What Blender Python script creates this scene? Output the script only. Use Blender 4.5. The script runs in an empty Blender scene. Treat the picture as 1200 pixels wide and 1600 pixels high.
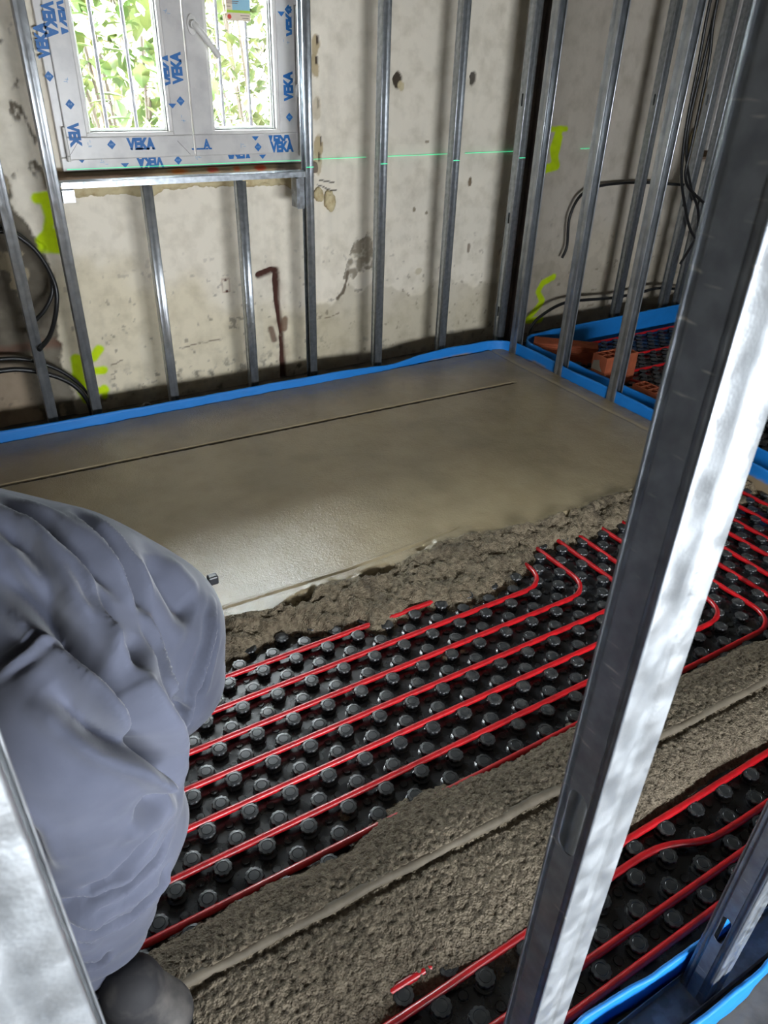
import bpy, bmesh, math, random
import numpy as np
from mathutils import Vector, Matrix
random.seed(7)
RNG = np.random.RandomState(11)
C = bpy.context.scene.collection
S = bpy.context.scene

def lin(r, g, b):
    f = lambda c: (c/255/12.92) if c/255 <= .04045 else ((c/255+.055)/1.055)**2.4
    return (f(r), f(g), f(b), 1.0)

# ------------------------------------------------------------------ camera
H = 1.4859
cam_d = bpy.data.cameras.new('camera')
cam = bpy.data.objects.new('camera', cam_d)
C.objects.link(cam)
cam_d.sensor_fit = 'VERTICAL'
cam_d.sensor_height = 36
cam_d.lens = 36*1147.11/1600
cam_d.clip_start = .02
RX = Vector((0.86016858, 0.24948081, -0.44482506))
RY = Vector((0.50914070*-1, 0.47094715, -0.72040581))
RZ = Vector((0.02976167, 0.84614898, 0.53211478))
m = Matrix((RX, RY, RZ)).to_4x4()          # rows: world axes in camera coordinates
m.translation = Vector((0, 0, H))
cam.matrix_world = m
cam_d.dof.use_dof = True
cam_d.dof.focus_distance = 2.2
cam_d.dof.aperture_fstop = 13
S.camera = cam
S.view_settings.view_transform = 'Standard'
S.view_settings.look = 'None'
S.view_settings.gamma = 1
S.view_settings.use_curve_mapping = False
S.view_settings.exposure = 1.15

# ------------------------------------------------------------------ world and lights
w = bpy.data.worlds.new('sky')
S.world = w
w.use_nodes = True
bg = w.node_tree.nodes['Background']
bg.inputs['Color'].default_value = (.88, .94, 1, 1)
bg.inputs['Strength'].default_value = 40.0

def area(name, loc, aim, sx, sy, power, col=(1, 1, 1)):
    d = bpy.data.lights.new(name, 'AREA')
    d.shape = 'RECTANGLE'
    d.size = sx
    d.size_y = sy
    d.energy = power
    d.color = col
    o = bpy.data.objects.new(name, d)
    C.objects.link(o)
    o.location = loc
    o.rotation_euler = (Vector(aim)-Vector(loc)).to_track_quat('-Z', 'Y').to_euler()
    return o
sun_d = bpy.data.lights.new('sun', 'SUN')
sun_d.energy = 3
sun_d.angle = math.radians(1)
sun_d.color = (1, .93, .8)
sun = bpy.data.objects.new('sun', sun_d)
C.objects.link(sun)
sun.rotation_euler = Vector((-.75, .5, -.62)).to_track_quat('-Z', 'Y').to_euler()
# daylight: two windows, plus an unseen rear-wall slot shaped for the front light

for nm, px in (('near_window_portal', 1.075), ('far_window_portal', 4.97), ('rear_light_slot_portal', -1)):   # portals only guide the sampling of the sky
    po = area(nm, (px, 3.60, 1.61), (px, 0, 1.61), 1.02, 1.14, 1) if px > 0 else area(nm, (.725, -1.70, .755), (.725, 0, .755), 1.72, .40, 1)
    po.data.cycles.is_portal = True

# ------------------------------------------------------------------ helpers
def tag(o, label=None, cat=None, group=None, kind=None):
    if label: o['label'] = label
    if cat: o['category'] = cat
    if group: o['group'] = group
    if kind: o['kind'] = kind
    return o

def link(name, me, mat=None, parent=None, smooth=False):
    o = bpy.data.objects.new(name, me)
    C.objects.link(o)
    if mat is not None and len(me.materials) == 0:
        me.materials.append(mat)
    if parent is not None:
        o.parent = parent
    if smooth:
        me.polygons.foreach_set('use_smooth', [True]*len(me.polygons))
    return o

def empty(name, loc=(0, 0, 0), rz=0):
    o = bpy.data.objects.new(name, None)
    C.objects.link(o)
    o.location = loc
    o.rotation_euler = (0, 0, rz)
    o.empty_display_size = .1
    return o

class MB:
    def __init__(s):
        s.v = []
        s.f = []
        s.sm = []
    def add(s, v, f, smooth=False):
        n = len(s.v)
        s.v += [tuple(p) for p in v]
        s.f += [tuple(n+i for i in q) for q in f]
        s.sm += [smooth]*len(f)
    def box(s, x0, x1, y0, y1, z0, z1, M=None):
        v = [(x, y, z) for x in (x0, x1) for y in (y0, y1) for z in (z0, z1)]
        if M is not None: v = [tuple(M @ Vector(p)) for p in v]
        s.add(v, [(0, 1, 3, 2), (4, 6, 7, 5), (0, 4, 5, 1), (2, 3, 7, 6), (0, 2, 6, 4), (1, 5, 7, 3)])
    def tube(s, pts, r, seg=10, caps=True, rfun=None):
        pts = [Vector(p) for p in pts]
        n = len(pts)
        T = [(pts[min(i+1, n-1)]-pts[max(i-1, 0)]).normalized() for i in range(n)]
        up = Vector((0, 0, 1)) if abs(T[0].z) < .9 else Vector((1, 0, 0))
        N = (up-T[0]*up.dot(T[0])).normalized()
        v = []
        for i in range(n):
            N = (N-T[i]*N.dot(T[i])).normalized()
            B = T[i].cross(N)
            rr = rfun(i) if rfun else r
            for k in range(seg):
                a = 2*math.pi*k/seg
                v.append(pts[i]+(N*math.cos(a)+B*math.sin(a))*rr)
        f = []
        for i in range(n-1):
            for k in range(seg):
                f.append((i*seg+k, i*seg+(k+1) % seg, (i+1)*seg+(k+1) % seg, (i+1)*seg+k))
        s.add(v, f, True)
        if caps:
            s.add(v[:seg][::-1], [tuple(range(seg))])
            s.add(v[-seg:], [tuple(range(seg))])
    def lathe(s, prof, seg, c=(0, 0, 0), rmod=None):
        v = []
        for (r, z) in prof:
            for k in range(seg):
                a = 2*math.pi*k/seg
                q = rmod(a, r, z) if rmod else r
                v.append((c[0]+q*math.cos(a), c[1]+q*math.sin(a), c[2]+z))
        f = []
        for i in range(len(prof)-1):
            for k in range(seg):
                f.append((i*seg+k, i*seg+(k+1) % seg, (i+1)*seg+(k+1) % seg, (i+1)*seg+k))
        f.append(tuple((len(prof)-1)*seg+k for k in range(seg)))
        s.add(v, f, False)
    def prism(s, poly, z0, z1, M=None):
        n = len(poly)
        v = [(x, y, z0) for x, y in poly]+[(x, y, z1) for x, y in poly]
        if M is not None: v = [tuple(M @ Vector(p)) for p in v]
        f = [tuple(range(n))[::-1], tuple(range(n, 2*n))]+[(i, (i+1) % n, n+(i+1) % n, n+i) for i in range(n)]
        s.add(v, f)
    def mesh(s, name):
        me = bpy.data.meshes.new(name)
        me.from_pydata(s.v, [], s.f)
        me.polygons.foreach_set('use_smooth', s.sm)
        me.update()
        return me
    def build(s, name, mat, parent=None):
        return link(name, s.mesh(name), mat, parent)

def bevel(o, w=.002, seg=2):
    b = o.modifiers.new('bevel', 'BEVEL')
    b.width = w
    b.segments = seg
    b.limit_method = 'ANGLE'
    return o

def spline(pts, step=.01):
    P = [Vector(p) for p in pts]
    P = [P[0]*2-P[1]]+P+[P[-1]*2-P[-2]]
    out = []
    for i in range(1, len(P)-2):
        n = max(1, int((P[i+1]-P[i]).length/step))
        for k in range(n):
            t = k/n
            a, b, c, d = P[i-1:i+3]
            out.append(.5*((2*b)+(c-a)*t+(2*a-5*b+4*c-d)*t*t+(3*b-a-3*c+d)*t**3))
    out.append(P[-2])
    return out

# numpy noise
def _h(ix, iy, s):
    v = np.sin(ix*127.1+iy*311.7+s*74.7)*43758.5453
    return v-np.floor(v)
def vn(x, y, s=0):
    ix = np.floor(x); iy = np.floor(y)
    fx = x-ix; fy = y-iy
    fx = fx*fx*fx*(fx*(fx*6-15)+10); fy = fy*fy*fy*(fy*(fy*6-15)+10)
    a = _h(ix, iy, s); b = _h(ix+1, iy, s); c = _h(ix, iy+1, s); d = _h(ix+1, iy+1, s)
    return (a*(1-fx)+b*fx)*(1-fy)+(c*(1-fx)+d*fx)*fy
def fbm(x, y, s=0, o=4):
    r = 0; a = .5; t = 0
    for k in range(o):
        r = r+a*vn(x*2**k, y*2**k, s+k*13); t += a; a *= .55
    return r/t-.5
def worley(x, y, s=0):
    ix = np.floor(x); iy = np.floor(y)
    best = np.full(np.shape(x), 9.)
    for dx in (-1, 0, 1):
        for dy in (-1, 0, 1):
            cx = ix+dx; cy = iy+dy
            d = (cx+_h(cx, cy, s)-x)**2+(cy+_h(cx, cy, s+5)-y)**2
            best = np.minimum(best, d)
    return np.sqrt(best)
def ss(a, b, x):
    t = np.clip((x-a)/(b-a), 0, 1)
    return t*t*(3-2*t)
def polyd(px, py, pts):
    d = np.full(px.shape, 1e9)
    for (ax, ay), (bx, by) in zip(pts[:-1], pts[1:]):
        L = (bx-ax)**2+(by-ay)**2+1e-12
        t = np.clip(((px-ax)*(bx-ax)+(py-ay)*(by-ay))/L, 0, 1)
        d = np.minimum(d, np.hypot(px-ax-t*(bx-ax), py-ay-t*(by-ay)))
    return d
def inpoly(px, py, pts):
    r = np.zeros(px.shape, bool)
    n = len(pts)
    for i in range(n):
        x1, y1 = pts[i]; x2, y2 = pts[(i+1) % n]
        c = ((y1 > py) != (y2 > py)) & (px < (x2-x1)*(py-y1)/(y2-y1+1e-12)+x1)
        r ^= c
    return r

def gridmesh(name, P, keep=None, col=None):
    """P: (n, m, 3) array of points; keep: (n-1, m-1) mask of the quads; col: (n, m, 3) linear colour."""
    n, mm = P.shape[:2]
    idx = np.arange(n*mm).reshape(n, mm)
    q = np.stack([idx[:-1, :-1], idx[1:, :-1], idx[1:, 1:], idx[:-1, 1:]], -1)
    q = q[keep] if keep is not None else q.reshape(-1, 4)
    used = np.zeros(n*mm, bool); used[q.ravel()] = True
    rem = np.cumsum(used)-1
    q = rem[q]
    V = P.reshape(-1, 3)[used]
    me = bpy.data.meshes.new(name)
    me.vertices.add(len(V)); me.vertices.foreach_set('co', V.astype(np.float32).ravel())
    me.loops.add(q.size); me.loops.foreach_set('vertex_index', q.astype(np.int32).ravel())
    me.polygons.add(len(q)); me.polygons.foreach_set('loop_start', np.arange(0, q.size, 4, dtype=np.int32))
    me.update(calc_edges=True)
    me.polygons.foreach_set('use_smooth', [True]*len(q))
    if col is not None:
        a = me.color_attributes.new('col', 'FLOAT_COLOR', 'POINT')
        cc = np.ones((len(V), 4), np.float32); cc[:, :3] = col.reshape(-1, 3)[used]
        a.data.foreach_set('color', cc.ravel())
    return me

# ------------------------------------------------------------------ materials
def mat(name, col=(.5, .5, .5, 1), rough=.5, metal=0, noise=None, bump=None, attr=False, spec=.5, coat=0, rnoise=None, bump2=None, voro=None):
    """noise: (scale, other colour, lo, hi); bump: (scale, strength, distance); rnoise: (scale, r0, r1); voro: (scale, strength, distance)"""
    M = bpy.data.materials.new(name)
    M.use_nodes = True
    nt = M.node_tree
    N = nt.nodes; L = nt.links
    b = N['Principled BSDF']
    b.inputs['Base Color'].default_value = col
    b.inputs['Roughness'].default_value = rough
    b.inputs['Metallic'].default_value = metal
    b.inputs['Specular IOR Level'].default_value = spec
    b.inputs['Coat Weight'].default_value = coat
    tc = N.new('ShaderNodeTexCoord')
    src = None
    if attr:
        a = N.new('ShaderNodeAttribute'); a.attribute_name = 'col'
        src = a.outputs['Color']
    if noise:
        t = N.new('ShaderNodeTexNoise'); t.inputs['Scale'].default_value = noise[0]; t.inputs['Detail'].default_value = 6
        L.new(tc.outputs['Object'], t.inputs['Vector'])
        r = N.new('ShaderNodeMapRange'); r.inputs['From Min'].default_value = noise[2]; r.inputs['From Max'].default_value = noise[3]
        L.new(t.outputs['Fac'], r.inputs['Value'])
        mx = N.new('ShaderNodeMix'); mx.data_type = 'RGBA'
        if attr: mx.blend_type = 'MULTIPLY'
        if src is not None: L.new(src, mx.inputs['A'])
        else: mx.inputs['A'].default_value = col
        mx.inputs['B'].default_value = noise[1]
        L.new(r.outputs['Result'], mx.inputs['Factor'])
        src = mx.outputs['Result']
    if src is not None: L.new(src, b.inputs['Base Color'])
    if rnoise:
        t = N.new('ShaderNodeTexNoise'); t.inputs['Scale'].default_value = rnoise[0]; t.inputs['Detail'].default_value = 4
        L.new(tc.outputs['Object'], t.inputs['Vector'])
        r = N.new('ShaderNodeMapRange'); r.inputs['From Min'].default_value = .35; r.inputs['From Max'].default_value = .65
        r.inputs['To Min'].default_value = rnoise[1]; r.inputs['To Max'].default_value = rnoise[2]
        L.new(t.outputs['Fac'], r.inputs['Value']); L.new(r.outputs['Result'], b.inputs['Roughness'])
    last = None
    for kind, spec_ in (('n', bump), ('n', bump2), ('v', voro)):
        if not spec_: continue
        if kind == 'n':
            t = N.new('ShaderNodeTexNoise'); t.inputs['Detail'].default_value = 5; out = t.outputs['Fac']
        else:
            t = N.new('ShaderNodeTexVoronoi'); out = t.outputs['Distance']
        t.inputs['Scale'].default_value = spec_[0]
        L.new(tc.outputs['Object'], t.inputs['Vector'])
        bm_ = N.new('ShaderNodeBump'); bm_.inputs['Strength'].default_value = spec_[1]; bm_.inputs['Distance'].default_value = spec_[2]
        L.new(out, bm_.inputs['Height'])
        if last is not None: L.new(last, bm_.inputs['Normal'])
        last = bm_.outputs['Normal']
    if last is not None: L.new(last, b.inputs['Normal'])
    return M

M_wall = mat('plaster', rough=.9, attr=True, noise=(14, (.8, .79, .76, 1), .45, .75), bump=(35, .35, .004), bump2=(220, .25, .001))
M_plain = mat('bare_dark_render', lin(140, 134, 124), .9, noise=(3, lin(116, 110, 100), .4, .7), bump=(30, .3, .003))
M_floor = mat('rough_concrete', lin(92, 86, 78), .9, noise=(12, lin(60, 55, 50), .4, .6), bump=(60, .5, .003))
M_galv = mat('galvanised_steel', (.50, .53, .56, 1), .38, .85, noise=(45, (.36, .385, .41, 1), .35, .65), rnoise=(60, .28, .5), bump=(400, .08, .0004))
M_galvk = mat('knurled_galvanised_steel', (.56, .58, .60, 1), .4, .8, noise=(25, (.42, .44, .46, 1), .35, .65), rnoise=(30, .3, .5), voro=(330, .35, .0006))
M_dkgalv = mat('shadow_track_steel', (.33, .35, .37, 1), .45, .7, noise=(30, (.2, .2, .2, 1), .4, .6))
M_screed = mat('wet_screed', rough=.3, attr=True, noise=(9, (.88, .86, .83, 1), .4, .7), bump=(90, .5, .0022), bump2=(240, 1.0, .0013), rnoise=(5, .17, .24), spec=.6, coat=.0)
M_mortar = mat('raw_mortar', rough=.75, attr=True, noise=(70, (.55, .53, .50, 1), .42, .62), bump=(130, .8, .006), bump2=(420, .5, .002), voro=(210, .8, .0045), spec=.35)
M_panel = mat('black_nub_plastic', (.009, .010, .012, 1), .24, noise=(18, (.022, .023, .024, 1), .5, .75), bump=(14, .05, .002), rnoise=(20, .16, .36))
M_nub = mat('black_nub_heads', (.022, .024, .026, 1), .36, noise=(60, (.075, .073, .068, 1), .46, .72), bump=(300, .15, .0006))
M_pipe = mat('red_pipe', lin(182, 12, 22), .38, noise=(35, lin(140, 10, 18), .45, .75), bump=(140, .06, .0006), coat=.2)
M_foam = mat('blue_foam', rough=.55, attr=True, bump=(60, .15, .002))
M_pvc = mat('white_window_profile', lin(222, 218, 212), .35, noise=(10, lin(206, 201, 196), .45, .7))
M_pvc2 = mat('film_covered_profile', lin(206, 202, 198), .3, noise=(14, lin(190, 186, 184), .45, .7), bump=(30, .1, .001))
M_ink = mat('blue_ink', lin(10, 100, 170), .5)
M_inkl = mat('faded_blue_ink', lin(120, 160, 195), .5)
M_black = mat('black_conduit', (.011, .011, .012, 1), .38)
M_seal = mat('dark_gasket', (.04, .04, .04, 1), .6)
M_brick = mat('orange_brick', lin(176, 92, 58), .85, noise=(20, lin(150, 76, 48), .4, .7), bump=(80, .3, .002))
M_puf = mat('expanding_foam', lin(206, 190, 150), .8, noise=(25, lin(170, 140, 95), .5, .8), bump=(60, .5, .006))
M_rail = mat('cement_covered_rail', lin(92, 83, 69), .75, noise=(30, lin(74, 66, 53), .4, .7), bump=(120, .3, .002))
M_yel = mat('neon_yellow_spray', lin(208, 232, 20), .8)
M_laser = bpy.data.materials.new('green_laser_light'); M_laser.use_nodes = True
b_ = M_laser.node_tree.nodes['Principled BSDF']; b_.inputs['Base Color'].default_value = (.1, .8, .4, 1)
b_.inputs['Emission Color'].default_value = (.08, .9, .42, 1); b_.inputs['Emission Strength'].default_value = .45
M_glass = bpy.data.materials.new('window_glass'); M_glass.use_nodes = True
nt = M_glass.node_tree; nt.nodes.clear()
o_ = nt.nodes.new('ShaderNodeOutputMaterial'); mx = nt.nodes.new('ShaderNodeMixShader'); tr = nt.nodes.new('ShaderNodeBsdfTransparent'); gl = nt.nodes.new('ShaderNodeBsdfGlossy')
tr.inputs['Color'].default_value = (.93, .95, .94, 1); gl.inputs['Roughness'].default_value = .02
fr = nt.nodes.new('ShaderNodeFresnel'); fr.inputs['IOR'].default_value = 1.45
nt.links.new(fr.outputs[0], mx.inputs[0]); nt.links.new(tr.outputs[0], mx.inputs[1]); nt.links.new(gl.outputs[0], mx.inputs[2]); nt.links.new(mx.outputs[0], o_.inputs[0])

# ------------------------------------------------------------------ the setting
def struct(name, mb, m_):
    return tag(mb.build(name, m_), kind='structure')
XL, XR, YN, YW, ZC = -2.2, 6.2, -1.6, 3.45, 2.5
b = MB(); b.box(XL, XR, YN, YW+.3, -.12, -.012); struct('floor', b, M_floor)
b = MB(); b.box(XL-.2, XR+.2, YN-.2, YW+.3, ZC, ZC+.15); struct('ceiling', b, M_plain)
b = MB(); b.box(XL-.2, XL, YN-.2, YW+.3, -.12, ZC); struct('wall_left', b, M_plain)
b = MB(); b.box(XR, XR+.2, YN-.2, YW+.3, -.12, ZC); struct('wall_right', b, M_plain)
b = MB()
b.box(XL, -.15, YN-.2, YN, -.12, ZC); b.box(1.60, XR, YN-.2, YN, -.12, ZC)
b.box(-.15, 1.60, YN-.2, YN, -.12, .55); b.box(-.15, 1.60, YN-.2, YN, .96, ZC); struct('wall_rear', b, M_plain)  # unseen opening, sized and placed to throw light on the foreground

# back wall: plaster painted by what has happened to it, with some lighting in the colour
def mixc(Cc, mask, c):
    c = np.array(c[:3])
    return Cc*(1-mask[..., None])+c*mask[..., None]
W1 = (.545, 1.605, 1.035, 2.2)
W2 = (4.44, 5.50, 1.005, 2.2)
xs = np.concatenate([np.linspace(XL, -.25, 20), np.arange(-.244, 4.9, .006), np.linspace(4.9, XR, 20)])
zs = np.concatenate([np.arange(-.012, 1.85, .006), np.linspace(1.85, ZC, 12)])
X, Z = np.meshgrid(xs, zs, indexing='ij')
n1 = fbm(X*3, Z*3, 1); n2 = fbm(X*12, Z*12, 2); n3 = fbm(X*40, Z*40, 3, 3)
base = np.zeros(X.shape+(3,)); base[:] = lin(240, 230, 212)[:3]
Y_ = np.zeros(X.shape)
base = mixc(base, ss(.0, .25, n1)*.5, lin(220, 213, 198))
# lower damp, yellowed band and its ragged upper edge
e = .40+.35*fbm(X*2.2, Z*1.5, 4)*2+.08*n2+.10*np.sin(X*2.1)
damp = ss(.10, -.10, Z-e)
base = mixc(base, damp*.6, lin(222, 208, 174))
e2 = .36+.16*fbm(X*3.1+5, X*0, 6)*2+.05*n2
base = mixc(base, ss(.01, -.01, Z-e2)*ss(1.6, 1.66, X)*.55, lin(172, 160, 132))
# grey base band and mould
base = mixc(base, ss(.10, .0, Z+.10*n2)*.75, lin(120, 112, 100))
base = mixc(base, ss(.12, .3, fbm(X*25, Z*25, 8))*ss(.25, .03, Z)*.8, lin(80, 74, 66))
# vertical wash streaks
st = fbm(X*9, Z*.9, 9)
base = mixc(base, ss(.05, .35, st)*.35, lin(200, 193, 178))
# right half and far room greyer: weaker light put into the colour
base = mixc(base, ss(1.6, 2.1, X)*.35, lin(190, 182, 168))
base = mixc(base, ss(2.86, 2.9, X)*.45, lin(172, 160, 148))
# bare cement left of the first bay
bx = .40+.03*np.interp(Z, [0, .3, .55, .75, .9, 1.0, 1.3, 1.6], [.2, 0, .6, .4, -1.8, -2.6, -2.2, -2.5])+.05*n2+.02*n3
cem = ss(.006, -.006, X-bx)
rock = fbm(X*7, Z*7, 20)
cemc = mixc(np.zeros_like(base)+np.array(lin(128, 120, 106)[:3]), ss(-.1, .25, rock), lin(96, 88, 76))
cemc = mixc(cemc, ss(.12, .2, fbm(X*10, Z*10, 21))*.8, lin(172, 158, 132))
cemc = mixc(cemc, ss(.3, .2, Z+.05*n2)*ss(.28, .2, X)*.7, lin(178, 156, 132))
cemc = mixc(cemc, ss(.30, .33, Z+.02*n2)*ss(.37, .34, Z+.02*n2)*.5, lin(120, 70, 52))
base = base*(1-cem[..., None])+cemc*cem[..., None]
# chips in the upper left plaster
chips = ss(.17, .25, fbm(X*16, Z*10, 22))*ss(.55, .45, X)*ss(.98, 1.05, Z)
base = mixc(base, chips, lin(112, 102, 88))
# red-brown chased groove with its T end
cr = polyd(X+.012*n2, Z+.01*n2, [(1.36, .535), (1.43, .555), (1.455, .55), (1.452, .40), (1.468, .23), (1.472, -.02)])
cw = np.interp(Z, [0, .25, .5, .6], [.017, .011, .018, .012])
crk = ss(cw+.004, cw-.004, cr)
base = mixc(base, ss(.07, .0, cr)*ss(-.1, .3, n2)*.5, lin(128, 92, 66))
base = mixc(base, crk, lin(70, 38, 28))
base = mixc(base, ss(.022, .010, polyd(X, Z+.02*n2, [(1.41, .26), (1.425, .20)]))*.8, lin(96, 58, 42))
base = mixc(base, ss(.022, .010, polyd(X, Z+.02*n2, [(1.49, .30), (1.485, .25)]))*.8, lin(110, 74, 52))
# grey scraped patch
gp = inpoly(X+.03*n2+.01*n3, Z+.03*n2+.02*n3, [(1.83, .47), (1.87, .60), (1.90, .655), (1.95, .66), (1.975, .70), (2.01, .66), (2.02, .50), (1.93, .50), (1.87, .44)]).astype(float)
base = mixc(base, gp*ss(-.35, .1, n3)*.85, lin(128, 116, 98))
base = mixc(base, ss(.012, .004, polyd(X+.03*n2, Z+.02*n3, [(1.86, .50), (1.845, .44), (1.83, .40), (1.80, .37)])), lin(110, 98, 82))
# small rusty socket mark, pitting, hairlines
so = np.maximum(abs(X-1.19)/.018, abs(Z-.505)/.034)
base = mixc(base, ss(1.1, .95, so)*ss(.72, .85, so)*.6, lin(160, 120, 90))
base = mixc(base, ss(.008, .005, np.hypot(X-1.19, Z-.53))+ss(.009, .006, np.hypot(X-1.192, Z-.478)), lin(88, 52, 40))
for (x0, x1, z0) in ((.93, 1.15, .225), (1.72, 1.8, .27), (.6, .66, .2)):
    base = mixc(base, ss(.004, .001, polyd(X, Z+.03*n2, [(x0, z0), (x1, z0+.02)]))*.8, lin(110, 90, 72))
base = mixc(base, ss(.25, .32, fbm(X*30, Z*30, 31, 3))*ss(.9, .3, Z)*.6, lin(120, 108, 92))
base = mixc(base, ss(.005, .001, polyd(X+.04*n2, Z+.0*n2, [(2.93, 2.0), (2.90, 1.3), (2.88, .9), (2.87, .5)]))*.7, lin(90, 70, 55))
# neon spray marks
def spray(pts, r, strength=1):
    global base
    d = polyd(X+.012*n2, Z+.012*n2, pts)
    base = mixc(base, np.clip(ss(r+.007, r-.006, d+.006*n3)*strength, 0, 1), lin(206, 235, 0))
spray([(.428, .94), (.475, .94)], .020); spray([(.46, .94), (.462, .86), (.44, .80)], .020)
spray([(.42, .775), (.47, .79), (.47, .745), (.43, .765)], .028); spray([(.415, .745), (.47, .74)], .02, .8)
spray([(.56, .285), (.53, .25), (.46, .25)], .020); spray([(.455, .25), (.45, .17), (.46, .10), (.47, .06)], .026)
spray([(.50, .19), (.565, .185)], .018); spray([(.47, .08), (.56, .09)], .018); spray([(.555, .1), (.55, .06)], .015)
spray([(3.09, 1.145), (3.24, 1.145)], .014); spray([(3.19, 1.135), (3.165, 1.05), (3.205, .96), (3.12, .945)], .026); spray([(3.2, 1.1), (3.19, .97)], .02)
spray([(3.31, .32), (3.23, .295), (3.20, .245), (3.25, .18), (3.14, .07), (3.25, .06)], .020)
# holes, foam and joints
def blot(x, z, rx, rz, c, k=1):
    global base
    d = np.hypot((X-x)/rx, (Z-z)/rz)+n2*.9+n3*.5
    base = mixc(base, ss(1.1, .9, d)*k, c)
    return ss(1.1, .9, d)
Y_ += blot(2.122, 1.37, .024, .032, lin(70, 60, 48))*.012
Y_ += blot(2.565, 1.375, .018, .028, lin(86, 80, 72))*.012
blot(2.145, 1.345, .015, .02, lin(200, 186, 150))
for (x, z, k) in ((1.69, 1.5, 1), (1.685, 1.42, 1), (1.70, 1.10, 1), (1.69, 1.03, .8), (1.69, 1.25, .5)):
    blot(x, z, .022, .05, lin(186, 168, 134), k)
    Y_ += blot(x+.012, z+.02, .006, .022, lin(70, 56, 44), k)*.01
base = mixc(base, ss(.004, .002, polyd(X+.02*n2, Z, [(1.695, .95), (1.78, .935)]))+ss(.004, .002, polyd(X, Z+.02*n2, [(1.69, .925), (1.79, .90)])), lin(66, 58, 46))
blot(2.30, .46, .02, .02, lin(190, 178, 150), .8); blot(2.6, .9, .012, .02, lin(120, 104, 84)); blot(2.63, .55, .012, .03, lin(110, 92, 74), .8)
blot(2.25, .78, .01, .014, lin(140, 128, 108)); blot(2.33, .76, .01, .014, lin(140, 128, 108)); blot(2.31, 1.1, .012, .008, lin(150, 138, 118))
# damp brown corner in the far room
fr_ = ss(4.55, 4.62, X+.12*n2+.04*n3-.05*np.sin(Z*7))*ss(.95, .85, Z)
base = mixc(base, fr_, lin(112, 92, 72)); blot(4.72, .60, .05, .06, lin(110, 66, 26))
# stone-like sill band and gaps around the windows
for (a0, a1, z0, z1) in (W1, W2):
    sl = ((X > a0-.07) & (X < a1+.08) & (Z < z0+.01) & (Z > z0-.055+.01*n2)).astype(float)
    base = mixc(base, sl*.9, lin(190, 168, 136))
    base = mixc(base, sl*ss(-.05, .12, n1)*ss(.2, 0, X-a0-.3), lin(134, 112, 92))
    base = mixc(base, ss(.012, .003, polyd(X, Z+.01*n2, [(a0-.01, z0-.06), (a1+.06, z0-.065)]))*.6, lin(120, 100, 80))
Y_ += crk*.018+cem*(.012+.025*rock)+gp*.003-ss(.2, -.1, n1)*.001
P = np.stack([X, YW+Y_+n2*.004, Z], -1)
xm = (xs[:-1]+xs[1:])/2; zm = (zs[:-1]+zs[1:])/2
XM, ZM = np.meshgrid(xm, zm, indexing='ij')
keep = np.ones(XM.shape, bool)
for (a0, a1, z0, z1) in (W1, W2):
    keep &= ~((XM > a0+.012) & (XM < a1-.012) & (ZM > z0+.012) & (ZM < z1-.012))
o = link('wall_back', gridmesh('wall_back', P, keep, base), M_wall)
tag(o, kind='structure')
b = MB()   # the body of the same wall behind its plaster
yb0, yb1 = YW+.045, YW+.30
seq = [XL, W1[0]-.02, W1[1]+.02, W2[0]-.02, W2[1]+.02, XR]
for i in (0, 2, 4): b.box(seq[i], seq[i+1], yb0, yb1, -.12, ZC)
for (a0, a1, z0, z1) in (W1, W2):
    b.box(a0-.02, a1+.02, yb0, yb1, -.12, z0-.02); b.box(a0-.02, a1+.02, yb0, yb1, z1+.02, ZC)
    b.box(a0-.03, a0-.02, YW+.004, yb1, z0-.03, z1+.03); b.box(a1+.02, a1+.03, YW+.004, yb1, z0-.03, z1+.03); b.box(a0-.03, a1+.03, YW+.004, yb1, z0-.03, z0-.02); b.box(a0-.03, a1+.03, YW+.004, yb1, z1+.02, z1+.03)
struct('wall_core', b, M_plain)
# cement sill mortar bands under the windows
for (a0, a1, z0, z1) in (W1, W2):
    g = np.linspace(a0-.05, a1+.07, 220); hh = np.linspace(0, 1, 14)
    GX, GH = np.meshgrid(g, hh, indexing='ij')
    top = z0-.002; bot = z0-.052+.008*fbm(GX*20, GX*0, 41)
    GZ = top+(bot-top)*GH
    GY = YW-.028-.012*np.sin(GH*math.pi)-.012*fbm(GX*25, GZ*25, 42)
    cc = np.zeros(GX.shape+(3,)); cc[:] = lin(196, 172, 138)[:3]
    cc = mixc(cc, ss(a0+.40, a0+.30, GX+.06*fbm(GX*12, GZ*30, 43)), lin(150, 126, 104))
    cc = mixc(cc, ss(a1-.16, a1-.12, GX+.06*fbm(GX*12, GZ*30, 43)), lin(132, 118, 104))
    for (cx, wd, co) in ((a0+.465, .05, (235, 130, 40)), (a0+.62, .03, (230, 90, 70)), (a0+.84, .03, (235, 80, 50)), (a0+.73, .02, (226, 110, 60))):
        cc = mixc(cc, ss(1.2, .5, np.hypot((GX-cx)/wd, (GH-.25)/.22)+.8*fbm(GX*40, GZ*40, 44))*.85, lin(*co))
    Pq = np.stack([GX, GY, GZ], -1)
    Pq[:, 0, 1] = YW+.01; Pq[:, -1, 1] = YW+.01
    tag(link('trim_1' if a0 < 2 else 'trim_2', gridmesh('sill_mortar', Pq, None, cc), M_wall), kind='structure')

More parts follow.
